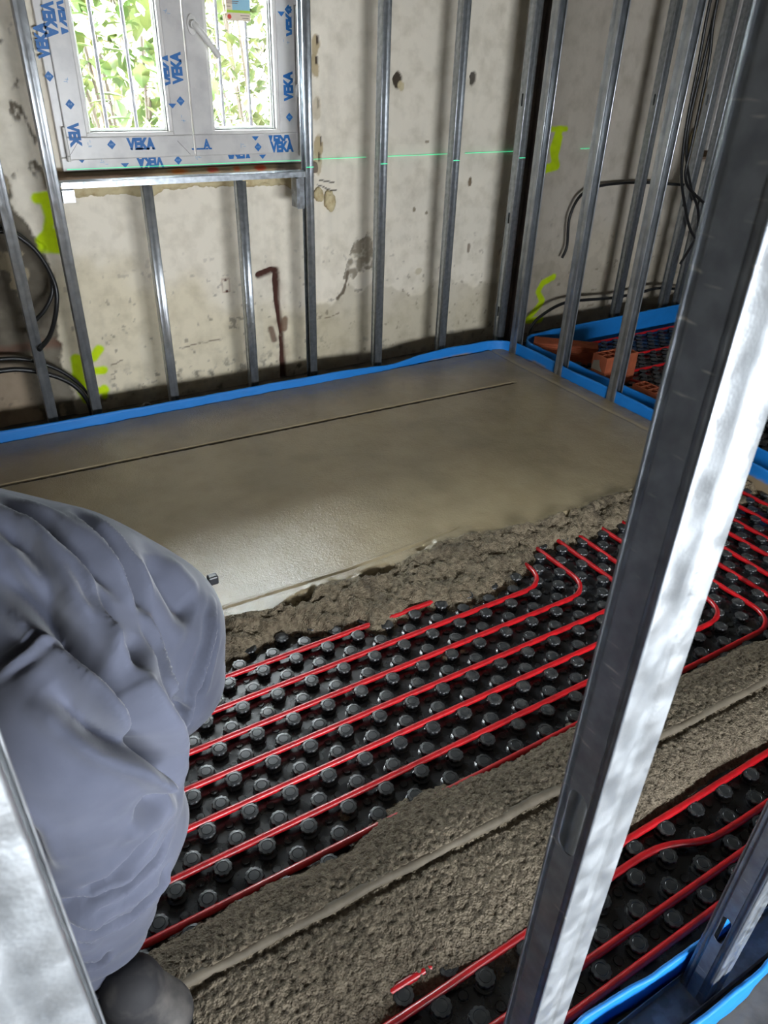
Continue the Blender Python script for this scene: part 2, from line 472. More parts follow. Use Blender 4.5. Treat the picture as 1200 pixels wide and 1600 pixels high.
# ------------------------------------------------------------------ windows
def ring(b, x0, x1, z0, z1, y0, y1, t):
    b.box(x0, x1, y0, y1, z0, z0+t); b.box(x0, x1, y0, y1, z1-t, z1); b.box(x0, x0+t, y0, y1, z0+t, z1-t); b.box(x1-t, x1, y0, y1, z0+t, z1-t)
def text_mesh(txt, size, bold=.012):
    cu = bpy.data.curves.new('txt', 'FONT'); cu.body = txt; cu.size = size; cu.align_x = 'CENTER'; cu.align_y = 'CENTER'; cu.offset = bold*size*1.6; cu.extrude = .00015
    ob = bpy.data.objects.new('tmp', cu); C.objects.link(ob)
    dg = bpy.context.evaluated_depsgraph_get(); me = bpy.data.meshes.new_from_object(ob.evaluated_get(dg))
    bpy.data.objects.remove(ob); me.materials.clear()
    return me
T_veka = text_mesh('VEKA', .056, .04)
T_vek = text_mesh('VEK', .056, .04)
T_a = text_mesh('A', .052, .03)
def window(x0, z0, n, detail):
    w_ = 1.06; hgt = 1.17; yf = 3.42
    r = empty('window_%d' % n, (x0, yf, z0)); tag(r, kind='structure')
    b = MB(); ring(b, 0, w_, 0, hgt, 0, .06, .05); fo = bevel(b.build('window_frame', M_pvc2, r), .003)
    for s, (a, c) in enumerate(((.030, .541), (.547, w_-.035))):
        b = MB(); ring(b, a, c, .042, hgt-.04, -.016, .04, .082); sa = bevel(b.build('sash', M_pvc2, r), .004)
        b = MB(); ring(b, a+.076, c-.076, .118, hgt-.116, -.010, .02, .020); bevel(b.build('glazing_bead', M_pvc, sa), .003)
        b = MB(); ring(b, a+.094, c-.094, .136, hgt-.134, .012, .018, .004); b.build('gasket', M_seal, sa)
        b = MB(); b.box(a+.085, c-.085, .020, .024, .125, hgt-.125); b.build('pane', M_glass, sa)
        b = MB()     # spacer bar seen as a bright double line
        ring(b, a+.097, c-.097, .139, hgt-.137, .024, .034, .010); b.build('spacer', M_pvc, sa)
    # handle on the meeting stile of the second sash
    b = MB(); pr = [(.019*math.cos(t)*(1), .036*math.sin(t)) for t in np.linspace(0, 2*math.pi, 25)[:-1]]
    b.prism(pr, 0, .010, Matrix.Translation((.577, -.016, .515)) @ Matrix.Rotation(math.pi/2, 4, 'X'))
    hr = bevel(b.build('handle_rose', M_pvc, r), .002)
    b = MB(); b.tube([(.577, -.02, .515), (.577, -.055, .515)], .014, 14)
    b.tube(spline([(.577, -.052, .515), (.583, -.060, .508), (.60, -.062, .49), (.632, -.060, .452), (.668, -.056, .41)], .008), .0125, 12)
    b.build('handle', M_pvc, r)
    for (hx, hz) in ((w_-.022, .05), (w_-.022, .165), (.026, .06)):
        b = MB(); b.tube([(hx, -.022, hz), (hx, -.022, hz+.10)], .0065, 12); b.tube([(hx, -.022, hz-.022), (hx, -.022, hz-.002)], .007, 12); b.build('hinge', M_pvc, r)
    b = MB(); b.box(w_-.030, w_-.010, -.020, -.002, .31, .60); hh_ = bevel(b.build('hinge', M_pvc, r), .003); tag(hh_, 'long grey-white stay cover')
    if detail:
        def txt(me, x, z, ang, mt=M_ink, ycut=None, y=None, sx=1.0, name='printed_film_text'):
            o = bpy.data.objects.new(name, me.copy()); C.objects.link(o); o.data.materials.append(mt)
            o.parent = r; o.location = (x-x0, (-.0166 if y is None else y), z-z0)
            o.rotation_euler = (Matrix.Rotation(math.radians(ang), 3, 'Y') @ Matrix.Rotation(math.pi/2, 3, 'X')).to_euler()
            o.scale = (sx*.78, 1, 1)
            return o
        def cut(me, keep_top, frac):
            me = me.copy(); bm = bmesh.new(); bm.from_mesh(me)
            ys = [v.co.y for v in bm.verts]; c = min(ys)+(max(ys)-min(ys))*frac
            bmesh.ops.bisect_plane(bm, geom=bm.verts[:]+bm.edges[:]+bm.faces[:], plane_co=(0, c, 0), plane_no=(0, 1, 0), clear_outer=not keep_top, clear_inner=keep_top)
            bm.to_mesh(me); bm.free(); return me
        top_half = cut(T_veka, False, .55); bot_strip = cut(T_veka, True, .82)
        yF = -.0006; yS = -.0166
        txt(T_veka, .863, 1.128, 0); txt(cut(T_veka, True, .86), .873, 1.090, 0)
        txt(T_veka, .895, 1.062, 180, y=yF)
        txt(T_a, 1.142, 1.120, 0); txt(cut(T_veka, True, .86), 1.125, 1.083, 0, sx=.9)
        txt(T_veka, 1.492, 1.101, 0); txt(cut(T_veka, False, .55), 1.478, 1.146, 0)
        txt(cut(T_veka, False, .6), 1.292, 1.066, 180, y=yF)
        txt(T_vek, .606, 1.168, 90); txt(cut(T_veka, True, .86), .569, 1.150, 90, y=yF)
        txt(T_veka, .556, 1.478, -90, y=yF, sx=1); txt(T_veka, .590, 1.545, 90); txt(cut(T_veka, True, .45), .625, 1.55, 90)
        txt(cut(T_veka, True, .86), .551-.022, 1.47, -90, y=yF)
        txt(T_veka, 1.047, 1.40, -90); txt(cut(T_veka, True, .5), 1.016, 1.395, -90)
        txt(T_veka, 1.535, 1.34, -90); txt(cut(T_veka, True, .84), 1.570, 1.345, -90, y=yF); txt(cut(T_veka, True, .4), 1.556, 1.58, -90)
        def diamond(x, z, y=yS, half=False, s=.017):
            b = MB(); q = [(-s, 0), (0, -s*1.05), (s, 0)]+([] if half else [(0, s*1.05)])
            b.prism(q, 0, .0003, Matrix.Translation((x-x0, y, z-z0)) @ Matrix.Rotation(math.pi/2, 4, 'X'))
            d_ = b.build('printed_film_diamond', M_ink, r)
            if not half:
                b = MB()
                for k in (-.006, 0, .006): b.box(x-x0+k-.0012, x-x0+k+.0012, y-.0006, y-.0003, z-z0-.003, z-z0+.004)
                b.build('diamond_lettering', M_inkl, d_)
        for (x, z, y, h_) in ((.611, 1.273, yS, 0), (.556, 1.365, yF, 0), (.744, 1.13, yS, 0), (1.047, 1.284, yS, 0), (1.533, 1.221, yS, 0), (1.545, 1.618, yS, 0), (1.376, 1.105, yS, 0), (1.015, 1.062, yF, 0),
                              (.622, 1.082, yF, 1), (1.011, 1.275, yS, 1), (1.512, 1.61, yS, 1), (1.402, 1.072, yF, 1), (1.366, 1.148, yS, 1), (.79, 1.058, yF, 1)):
            diamond(x, z, y, bool(h_))
        b = MB()
        for (x, z) in ((1.026, 1.59), (.664, 1.132), (1.04, 1.215), (1.304, 1.111), (.613, 1.354), (1.099, 1.064), (.70, 1.064), (1.528, 1.50)):
            y = yS if z > 1.085 else yF
            for k in range(4):
                a = random.uniform(-.012, .012); c = random.uniform(-.01, .01)
                if k % 2: b.box(x-x0+a, x-x0+a+.012, y-.0004, y, z-z0+c, z-z0+c+.0016)
                else: b.box(x-x0+a, x-x0+a+.0016, y-.0004, y, z-z0+c, z-z0+c+.010)
        b.build('film_smudges', M_inkl, r)
        # thin mitre lines of the first sash
        b = MB()
        for (p, q) in (((1.016, 1.138), (1.066, 1.085)), ((.617, 1.142), (.578, 1.095))):
            d = Vector((q[0]-p[0], 0, q[1]-p[1])); L_ = d.length; an = math.atan2(d.x, d.z)
            b.box(-.0007, .0007, -.0003, .0003, 0, L_, Matrix.Translation((p[0]-x0, -.0163, p[1]-z0)) @ Matrix.Rotation(an, 4, 'Y'))
        b.build('mitre_joint', M_seal, r)
        # delivery label stuck on the second pane
        b = MB(); b.box(1.285-x0, 1.388-x0, .0185, .0197, 1.570-z0, 1.78-z0); lb = b.build('glass_label', mat('label_paper', lin(232, 214, 190), .5), r)
        b = MB(); b.box(1.285-x0, 1.388-x0, .0180, .0185, 1.598-z0, 1.607-z0); b.build('label_stripe', mat('label_green', lin(178, 214, 60), .5), lb)
        b = MB(); b.box(1.312-x0, 1.388-x0, .0180, .0185, 1.607-z0, 1.66-z0); b.build('label_picture', mat('label_sky', lin(150, 196, 214), .5), lb)
        b = MB(); b.lathe([(.0085, 0), (.0085, .0004)], 20); o = b.build('label_logo', mat('label_red', lin(214, 70, 50), .5), lb); o.location = (1.297-x0, .0183, 1.584-z0); o.rotation_euler = (math.pi/2, 0, 0)
        b = MB()
        for k, (q0, q1, zz) in enumerate(((1.345, 1.383, 1.588), (1.352, 1.380, 1.579), (1.288, 1.340, 1.635), (1.288, 1.335, 1.629), (1.288, 1.305, 1.618))): b.box(q0-x0, q1-x0, .0178, .0185, zz-z0, zz-z0+.0022)
        b.build('label_small_print', mat('label_grey', lin(120, 96, 90), .6), lb)
    return r
window(.545, 1.035, 1, True)
window(4.44, 1.005, 2, False)

# ------------------------------------------------------------------ outside
M_leaf = mat('sunlit_leaves', lin(66, 86, 40), .5, noise=(9, lin(96, 104, 56), .42, .6))
M_leaf2 = mat('yellow_green_leaves', lin(92, 94, 56), .5, noise=(9, lin(70, 84, 46), .45, .6))
M_bark = mat('twigs', lin(70, 60, 50), .8)
M_bar = mat('grey_bar_paint', lin(60, 58, 64), .5, noise=(30, lin(78, 76, 80), .4, .6))
M_earth = mat('dry_ground', lin(60, 58, 48), .9, noise=(4, lin(70, 76, 50), .4, .6))
b = MB(); b.box(-8, 14, YW+.3, 16, -.6, -.5); tag(b.build('ground_outside', M_earth), kind='structure')
def leaf_mass(name, c, rad, n, size, mt, label, cat, group=None, kind=None):
    rs = np.random.RandomState(int(abs(c[0]*100+c[1]*10))+n)
    b = MB()
    for k in range(n):
        u = rs.normal(size=3); u /= np.linalg.norm(u); q = rs.uniform(.45, 1)**.5
        p = Vector((c[0]+u[0]*rad[0]*q, c[1]+u[1]*rad[1]*q, c[2]+u[2]*rad[2]*q))
        s = size*rs.uniform(.5, 1.3)
        M_ = Matrix.Translation(p) @ Matrix.Rotation(rs.uniform(0, 6.3), 4, 'Z') @ Matrix.Rotation(rs.uniform(-1.2, 1.2), 4, 'X')
        v = [(-.0, -s*.6, 0), (s*.36, -s*.15, s*.09), (s*.30, s*.25, s*.07), (0, s*.62, -s*.03), (-s*.30, s*.25, s*.07), (-s*.36, -s*.15, s*.09), (0, 0, 0)]
        b.add([M_ @ Vector(t) for t in v], [(0, 1, 6), (1, 2, 6), (2, 3, 6), (3, 4, 6), (4, 5, 6), (5, 0, 6)])
    r = empty(name, (c[0], c[1], -.5)); tag(r, label, cat, group, kind)
    me = b.mesh('foliage'); o = link('foliage', me, mt, r); o.location = (-c[0], -c[1], .5)
    t = MB()
    for k in range(14):
        a = rs.uniform(0, 6.3); q = Vector((c[0]+math.cos(a)*rad[0]*rs.uniform(.3, .9), c[1]+math.sin(a)*rad[1]*.7, c[2]+rs.uniform(0, rad[2]*.9)))
        t.tube(spline([(c[0]+rs.uniform(-.1, .1), c[1]+rs.uniform(-.1, .1), -.5), ((c[0]*1.3+q.x*.7)/2, (c[1]*1.2+q.y*.8)/2, c[2]*.4), q], .1), .01, 5)
    o = t.build('stem', M_bark, r); o.location = (-c[0], -c[1], .5)
    return r
leaf_mass('shrub', (1.25, 4.95, .9), (.62, .42, .95), 900, .11, M_leaf, 'broad-leaved green shrub in front, outside the near window', 'shrub')
leaf_mass('shrub', (2.45, 5.9, 1.0), (1.0, .5, 1.35), 2200, .09, M_leaf2, 'yellow-green shrub seen through the second pane of the near window', 'shrub')
leaf_mass('shrub', (1.5, 7.2, 1.1), (1.2, .5, 1.5), 1900, .10, M_leaf2, 'pale tall shrub behind, seen through the first pane of the near window', 'shrub')
leaf_mass('shrub', (2.35, 5.0, .55), (.4, .3, .6), 600, .06, M_leaf, 'low bushy green shrub at the bottom of the near window', 'shrub')
leaf_mass('hedge', (2.6, 8.6, 1.1), (2.6, .5, 1.7), 3600, .17, M_leaf2, 'tall pale hedge far behind the shrubs, outside the near window', 'hedge')
leaf_mass('hedge', (6.6, 6.0, 1.0), (2.2, .6, 1.6), 1800, .12, M_leaf, 'dense green hedge outside the far window', 'hedge')
g_ = empty('security_grille', (1.075, 3.62, 1.03)); tag(g_, 'grey vertical security bars fixed outside the near window', 'window bars')
for x in (.78, .905, 1.04, 1.17, 1.30, 1.43, 1.55, .655):
    b = MB(); b.tube([(x-1.07, 0, 0), (x-1.07, 0, 1.17)], .0075, 8); b.build('bar', M_bar, g_)
for z in (.03, 1.14):
    b = MB(); b.box(-.50, .50, -.004, .004, z-.012, z+.012); b.build('crossbar', M_bar, g_)
b = MB(); b.tube([(1.22, 5.6, -.5), (1.17, 5.55, 2.9)], .03, 12); tag(b.build('garden_pole', mat('orange_paint', lin(170, 80, 40), .5)), 'orange pole standing among the shrubs outside', 'pole')

# ------------------------------------------------------------------ metal studs
def c_stud(name, w_, d_, z0, z1, m_flange, mirror=False, hole_z=(), hole=(.019, .042), grooves=True, gef=.20):
    """C profile: web in the plane x=0 (y from 0 to d), flanges along x, lips at x=w. Returns a mesh."""
    t = .0012; r = .0022
    b = MB()
    def strip(poly, smooth=True, za=z0, zb=z1):
        n = len(poly)
        v = [(x, y, za) for x, y in poly]+[(x, y, zb) for x, y in poly]
        b.add(v, [(i, i+1, n+i+1, n+i) for i in range(n-1)], smooth)
    def arc(cx, cy, a0, a1, k=5):
        return [(cx+r*math.cos(math.radians(a0+(a1-a0)*i/k)), cy+r*math.sin(math.radians(a0+(a1-a0)*i/k))) for i in range(k+1)]
    gv = .0016 if grooves else 0
    m1, m2 = w_*.42, w_*.58
    front = arc(r, r, 180, 270)+[(m1-.003, 0), (m1, gv), (m2, gv), (m2+.003, 0)]+arc(w_-r, r, 270, 360)+[(w_, .0075)]
    strip(front)
    strip([(x, d_-y) for x, y in front])
    # web: two edge strips with a shallow groove, centre zone carries the cable holes
    ge = d_*gef
    for s in (0, 1):
        pl = [(0, r), (0, ge-.004), (gv, ge-.001), (gv, ge+.002), (0, ge+.005)]
        if s: pl = [(x, d_-y) for x, y in pl]
        strip(pl)
    y0, y1 = ge+.005, d_-ge-.005
    cur = z0; hw, hh = hole
    hw = min(hw, (y1-y0)/2-.001)
    for hz in sorted(hole_z):
        a, c = hz-hh-.01, hz+hh+.01
        b.add([(0, y0, cur), (0, y1, cur), (0, y1, a), (0, y0, a)], [(0, 1, 2, 3)])
        ym = (y0+y1)/2; k = 10
        st_ = [(ym+hw*math.cos(math.pi*i/k), hz+(hh-hw)+hw*math.sin(math.pi*i/k)) for i in range(k+1)]+[(ym-hw*math.cos(math.pi*i/k), hz-(hh-hw)-hw*math.sin(math.pi*i/k)) for i in range(k+1)]
        out = []
        for (yy, zz) in st_:
            dy, dz = yy-ym, zz-hz
            f = min(((y1-ym)/abs(dy)) if abs(dy) > 1e-9 else 1e9, ((c-hz)/abs(dz)) if abs(dz) > 1e-9 else 1e9)
            out.append((ym+dy*f, hz+dz*f))
        # put the four corners in by snapping the nearest outer points
        for (cy, cz) in ((y0, a), (y1, a), (y1, c), (y0, c)):
            j = min(range(len(out)), key=lambda q: (out[q][0]-cy)**2+(out[q][1]-cz)**2); out[j] = (cy, cz)
        n = len(st_)
        b.add([(0, p[0], p[1]) for p in st_]+[(0, p[0], p[1]) for p in out], [(i, (i+1) % n, n+(i+1) % n, n+i) for i in range(n)])
        cur = c
    b.add([(0, y0, cur), (0, y1, cur), (0, y1, z1), (0, y0, z1)], [(0, 1, 2, 3)])
    if mirror: b.v = [(-x, y, z) for x, y, z in b.v]
    me = b.mesh(name)
    return me
def stud(x, y, label, w_=.04, d_=.048, z0=.0, z1=2.49, rz=0, mirror=False, holes=(), m_=None, group=None, hole=(.006, .028), tilt=0, ge=.20):
    me = c_stud('steel_stud', w_, d_, z0, z1, m_, mirror, holes, hole, gef=ge)
    o = link('steel_stud', me, m_ or M_galv)
    so = o.modifiers.new('sheet', 'SOLIDIFY'); so.thickness = .0011; so.offset = 0
    o.location = (x, y, 0); o.rotation_euler = (tilt, 0, rz)
    tag(o, label, 'metal stud', group)
    return o
YS = 3.20
stud(.263, YS, 'bright galvanised stud in front of the bare cement, crossed by the black conduit loops', .040, z1=2.49, holes=(.45,), m_=M_galvk)
stud(.447, YS, 'galvanised stud between the bare cement and the pale plaster, beside the near window frame', .040, holes=(), m_=M_galvk)
stud(.797, YS, 'short bright stud under the near window, in front of clean pale plaster', .037, z1=1.0, m_=M_galvk)
stud(1.193, YS, 'short stud under the near window, beside the small rusty socket mark', .038, z1=1.0)
stud(1.549, YS, 'stud along the hinge side of the near window, right of the red-brown crack', .037, mirror=True, holes=(.26, .86))
stud(1.887, YS, 'tall stud beside the scraped grey patch on the back wall', .041, holes=())
stud(2.297, YS, 'tall stud next to the second wall hole, between the stained plaster bays', .042, holes=())
stud(2.700, YS-.01, 'tall stud at the room corner against the back wall, with long slots', .045, mirror=False, holes=(.25, .75, 1.30))
b = MB(); b.box(2.765, 2.80, 3.19, 3.24, .0, 2.49); tag(b.build('shaded_gap_strip', mat('shaded_gap_dark', lin(44, 36, 34), .8, noise=(10, lin(64, 50, 44), .4, .6))), 'dark strip painting the shade of the gap in the room corner', 'shade strip')  # dark strip standing in for the shaded gap between the studs
stud(3.645, YS, 'far room stud behind the partition, crossed by the black cable', .045, holes=(1.30,))
stud(4.085, YS, 'far room stud with slots beside the hanging black cables', .048, holes=(1.3, .75), mirror=False)
stud(4.20, YS-.02, 'white-edged stud at the edge of the far window', .045, holes=(.75,), z1=2.49)
stud(4.42, YS, 'short stud under the far window near the brown damp patch', .04, z1=.96)
# partition studs, their web across the view
for (y, lab, hz) in ((3.065, 'partition stud nearest the room corner, in front of the dark shaded gap', (1.36,)), (2.69, 'partition stud standing behind the ribbed brick', (1.36,)),
                     (2.31, 'partition stud in front of the standing hollow bricks', (1.36,)), (1.93, 'partition stud close to the big foreground stud, bright at its top', ()), (1.55, 'partition stud hidden by the foreground stud', ())):
    if y < 1.6: continue
    o = stud(2.735, y, lab, .05, .05, rz=0, holes=(), m_=M_galv)
    me = c_stud('steel_stud', .05, .05, 0, 2.49, None, True, hz, (.006, .03))   # turned: web faces the camera
    o.data = me; me.materials.append(M_galvk); o.rotation_euler = (0, 0, math.pi/2); o.location = (2.735, y, 0)
# near partition
big = stud(.389, .25, 'large out-of-focus steel stud in the foreground with a big oval hole and scratched web', .061, .042, holes=(.872,), m_=M_galvk, hole=(.0165, .044), z0=-.0, ge=.09)
near3 = stud(.885, .25, 'dark steel stud at the near corner between the blue strips', .052, .05, holes=(.40-.18,), m_=M_galv, hole=(.014, .035))
stud(-.081, .25, 'overexposed white stud closest to the photographer with knurled flange', .0525, .05, holes=(), m_=M_galvk)
M_web = mat('scratched_shaded_steel', (.36, .39, .43, 1), .42, .75, noise=(50, (.26, .28, .31, 1), .35, .65), rnoise=(25, .3, .5))  # real scratches; the darker base puts the web's shade into the colour
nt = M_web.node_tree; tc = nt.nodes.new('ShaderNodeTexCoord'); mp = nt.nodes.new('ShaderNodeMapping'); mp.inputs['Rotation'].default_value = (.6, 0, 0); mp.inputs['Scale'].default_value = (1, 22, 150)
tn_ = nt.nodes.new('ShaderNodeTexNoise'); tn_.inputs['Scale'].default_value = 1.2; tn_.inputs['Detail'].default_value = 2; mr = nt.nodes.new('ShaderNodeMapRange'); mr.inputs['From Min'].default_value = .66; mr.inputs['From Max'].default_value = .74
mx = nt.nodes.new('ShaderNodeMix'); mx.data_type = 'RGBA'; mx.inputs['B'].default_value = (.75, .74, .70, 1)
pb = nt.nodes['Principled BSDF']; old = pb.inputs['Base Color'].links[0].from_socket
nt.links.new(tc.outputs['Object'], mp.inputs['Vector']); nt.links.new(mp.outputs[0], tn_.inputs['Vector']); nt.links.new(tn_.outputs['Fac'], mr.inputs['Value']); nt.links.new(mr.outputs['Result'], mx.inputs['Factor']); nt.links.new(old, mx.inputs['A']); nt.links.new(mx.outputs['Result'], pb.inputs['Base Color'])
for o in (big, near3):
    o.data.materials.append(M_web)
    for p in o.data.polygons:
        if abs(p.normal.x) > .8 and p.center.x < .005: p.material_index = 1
# tracks
def track(label, x0, x1, y0, y1, z, up=True, m_=M_galv, lip=.03, name='steel_track'):
    b = MB(); t = .0015; s = 1 if up else -1
    z0, z1 = sorted((z, z+s*t)); b.box(x0, x1, y0, y1, z0, z1)
    z0, z1 = sorted((z, z+s*lip))
    if x1-x0 > y1-y0: b.box(x0, x1, y0, y0+t, z0, z1); b.box(x0, x1, y1-t, y1, z0, z1)
    else: b.box(x0, x0+t, y0, y1, z0, z1); b.box(x1-t, x1, y0, y1, z0, z1)
    return tag(b.build(name, m_), label, 'metal track')
track('dark floor track under the back wall studs of the screeded room', -1.6, 2.70, YS-.004, YS+.054, -.010, m_=M_dkgalv)
track('floor track under the back wall studs of the far room', 2.84, 6.0, YS-.004, YS+.054, -.010, m_=M_dkgalv)
track('floor track of the side partition between the two rooms', 2.68-.0, 2.74, .40, 3.14, -.010, m_=M_dkgalv)
track('floor track of the near partition below the foreground stud', -1.6, 2.6, .246, .304, -.010, m_=M_dkgalv)
track('horizontal steel track below the near window sill', .492, 1.508, YS-.003, YS+.052, 1.028, up=False, lip=.024)
track('horizontal steel track below the far window sill', 4.25, 5.6, YS-.003, YS+.052, .992, up=False)
for lab, (x0, x1, y0, y1) in (('ceiling track above the back wall studs', (-1.6, 6.0, YS-.004, YS+.054)), ('ceiling track of the side partition', (2.68, 2.745, .40, 3.14)), ('ceiling track of the near partition', (-1.6, 2.6, .246, .304))):
    track(lab, x0, x1, y0, y1, 2.499, up=False)
b = MB(); b.box(1.462, 1.476, YS-.006, YS+.05, .88, 1.0); b.box(1.476, 1.512, YS+.02, YS+.022, .87, 1.0); tag(b.build('steel_bracket', M_dkgalv), 'small folded steel bracket hanging at the end of the near window track', 'bracket')
b = MB(); b.box(.49, .535, YS-.002, YS+.03, .955, 1.0); tag(b.build('steel_bracket', M_galvk), 'bright folded bracket under the other end of the near window track', 'bracket')

# ------------------------------------------------------------------ laser line
for x0, x1, y, lab in ((.56, 1.59, 3.4194, 'green laser line across the bottom of the near window frame'), (1.60, 1.95, 3.4385, 'green laser line on the wall between the window stud and the next stud'), (2.04, 2.49, 3.4385, 'green laser line on the wall between the two small wall holes'),
                       (2.545, 2.90, 3.4385, 'green laser line on the wall just before the room corner'), (3.36, 3.47, 3.4385, 'short green laser dash on the far room wall beside the upper neon mark'),
                       (1.513, 1.549, YS-.0018, 'green laser dash on the stud beside the near window'), (1.890, 1.927, YS-.0018, 'green laser dash on the stud beside the first wall hole'),
                       (2.30, 2.337, YS-.0018, 'green laser dash on the stud beside the second wall hole'), (2.703, 2.743, YS-.0118, 'green laser dash on the stud in the room corner')):
    b = MB(); b.box(x0, x1, y-.0004, y+.0004, 1.0415, 1.0437); tag(b.build('laser_line', M_laser), lab, 'laser line', 'green laser level line')

# ------------------------------------------------------------------ nub panels
X0, Y0, PT = .4095, 1.4352, .05
seg = 20
def scal(a, r, z): return r*(1+.11*abs(math.cos(4.5*a))**.7-.06) if z > .0135 and r > .0135 else r
nub_b = MB()
nub_b.lathe([(.0225, .0), (.0225, .0016), (.0205, .0022), (.0195, .0016), (.0160, .003), (.0145, .009), (.0150, .0125), (.0190, .0140), (.0198, .0175), (.0186, .0200), (.0130, .0208), (.0120, .0198), (.0108, .0206), (.0, .0208)], 36, rmod=scal)
nub_me = nub_b.mesh('nub'); nub_me.materials.append(M_nub); nub_me.materials.append(M_panel)  # one plastic: heads paler with dust and caught light, stems kept dark
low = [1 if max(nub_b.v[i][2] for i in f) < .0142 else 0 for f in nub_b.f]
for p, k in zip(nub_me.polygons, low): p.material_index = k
nv = np.array(nub_b.v); nf = nub_b.f
disc_b = MB(); disc_b.lathe([(.0128, 0), (.0128, .0012), (.0112, .0012), (.0108, .0004), (.0100, .0004), (.0098, .0030), (.0088, .0038), (.0, .0038)], 18)
def panel(label, x0, x1, y0, y1, show, far=False, zb=0):
    r = empty('underfloor_heating_panel', ((x0+x1)/2, (y0+y1)/2, -.010)); tag(r, label, 'heating panel')
    ox, oy = r.location.x, r.location.y; r0z = -.010
    pts = []; discs = []
    for i in range(-30, 130):
        for j in range(-40, 30):
            x = X0+PT*i; y = Y0-PT*j
            if not (x0+.02 < x < x1-.02 and y0+.02 < y < y1-.02): continue
            if not show(x, y): continue
            ((pts if (i+j) % 2 == 0 else discs)).append((x, y))
    b = MB(); b.box(x0-ox, x1-ox, y0-oy, y1-oy, 0, .010)
    for (x, y) in discs:
        b.add([(v[0]+x-ox, v[1]+y-oy, v[2]+.010) for v in disc_b.v], disc_b.f)
        # raised ribs that link the neighbouring nubs
    for (x, y) in pts:
        for a in (45,):
            for s in (1, -1):
                M_ = Matrix.Translation((x-ox, y-oy, .010)) @ Matrix.Rotation(math.radians(a), 4, 'Z')
                b.box(s*.0225 if s > 0 else -.0353, .0353 if s > 0 else -.0225, -.0009, .0009, 0, .0014, M_)
    b.build('sheet', M_panel, r)
    cpos = Vector((0, 0, H))
    def vis(p):
        q = m.inverted() @ Vector((p[0], p[1], .02))
        u = 600-1147*q.x/q.z; v = 800+1147*q.y/q.z
        return -20 < u < 1220 and -20 < v < 1620 and q.z < 0
    key = lambda p: (not vis(p), (Vector((p[0], p[1], 0))-cpos).length)
    pts.sort(key=key)
    nd = 100
    for (x, y) in pts[:nd]:
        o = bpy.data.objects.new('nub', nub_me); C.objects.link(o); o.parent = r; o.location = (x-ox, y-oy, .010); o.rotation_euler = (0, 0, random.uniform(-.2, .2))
    rest = pts[nd:]
    if rest:
        n = len(nv); V = np.concatenate([nv+np.array([x-ox, y-oy, .010]) for x, y in rest]); b2 = MB(); b2.v = [tuple(p) for p in V]
        b2.f = [tuple(k*n+i for i in f) for k in range(len(rest)) for f in nf]; b2.sm = [False]*len(b2.f)
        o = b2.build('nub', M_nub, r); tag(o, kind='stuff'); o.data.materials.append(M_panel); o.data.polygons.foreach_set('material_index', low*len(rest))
    return r
panel('black studded heating panel between the fresh screed and the mortar ridge', -1.2, 2.68, .60, 3.10, lambda x, y: y < 1.66 and x > -.15 and (y > .80))
panel('black studded heating panel in front of the mortar ridge, beside the near blue strips', -1.2, 2.68, .325, .595, lambda x, y: .20 < x < 2.3)
panel('black studded heating panel on the floor of the far room', 2.83, 6.1, .33, 3.10, lambda x, y: x < 4.7 and y > 1.0)

# ------------------------------------------------------------------ red pipes
PR = .0082; PZ = .0165
def pipe(pts, label, group, z=PZ, step=.012):
    b = MB(); b.tube(spline([(p[0], p[1], (p[2] if len(p) > 2 else z)) for p in pts], step), PR, 12)
    return tag(b.build('heating_pipe', M_pipe), label, 'heating pipe', group)
G1 = 'nested red pipe loops on the studded panel'
ord_ = ['first', 'second', 'third', 'fourth', 'fifth', 'sixth', 'seventh', 'eighth', 'ninth', 'tenth', 'eleventh', 'twelfth']
def corner(xk, yk, rad=.11):
    a = [(xk-rad+rad*math.sin(t), yk+rad-rad*math.cos(t)) for t in np.linspace(0, math.pi/2, 7)]
    return a
for k in range(7):
    yk = 1.46-.1*k; xk = 1.385+.1*k
    if k == 4: xk = 1.775
    rad = .09
    pts = [(-.8, yk), (0, yk), (.6, yk)]+corner(xk, yk, rad)+[(xk-.003, yk+.3), (xk-.004, 1.9)]
    pipe(pts, 'red heating pipe on the black studs, %s run counted from the fresh screed' % ord_[k], G1)
for k in range(5):
    xk = 2.08+.1*k; yk = .758-.1*k if k < 3 else (.462 if k == 3 else .41)
    if k == 3: xk = 2.375
    if k == 4: xk = 2.48
    left = {0: [(-.8, .758), (0, .758), (1, .758)], 1: [(-.8, .66), (0, .66), (1, .66)],
            2: [(-.8, .553), (.3, .553), (.6, .553), (1.0, .557), (1.3, .555)],
            3: [(-.8, .506), (.3, .506), (.6, .510), (.9, .512), (1.02, .512), (1.085, .500), (1.15, .474), (1.22, .463), (1.5, .462)],
            4: [(-.8, .412), (.3, .412), (1.0, .410), (1.5, .41)]}[k]
    pts = left+corner(xk, yk, .09)+[(xk, yk+.3), (xk, 1.0), (xk, 1.9)]
    lab = ['red pipe running under the mortar ridge, its bend closest to the ridge end', 'red pipe buried by the mortar ridge, second from its far end', 'red pipe along the near foot of the mortar ridge',
           'red pipe with a wavy kink in front of the mortar ridge', 'straight red pipe between the kinked pipe and the near blue strip'][k]
    pipe(pts, lab, 'red pipe runs around the mortar ridge')
pipe([(-.8, .356), (.5, .356), (1.6, .356), (2.1, .36)]+corner(2.59, .36, .09)+[(2.59, .9), (2.585, 1.9)], 'red pipe closest to the near blue strip', 'red pipe runs around the mortar ridge')
G2 = 'red pipes in the far room'
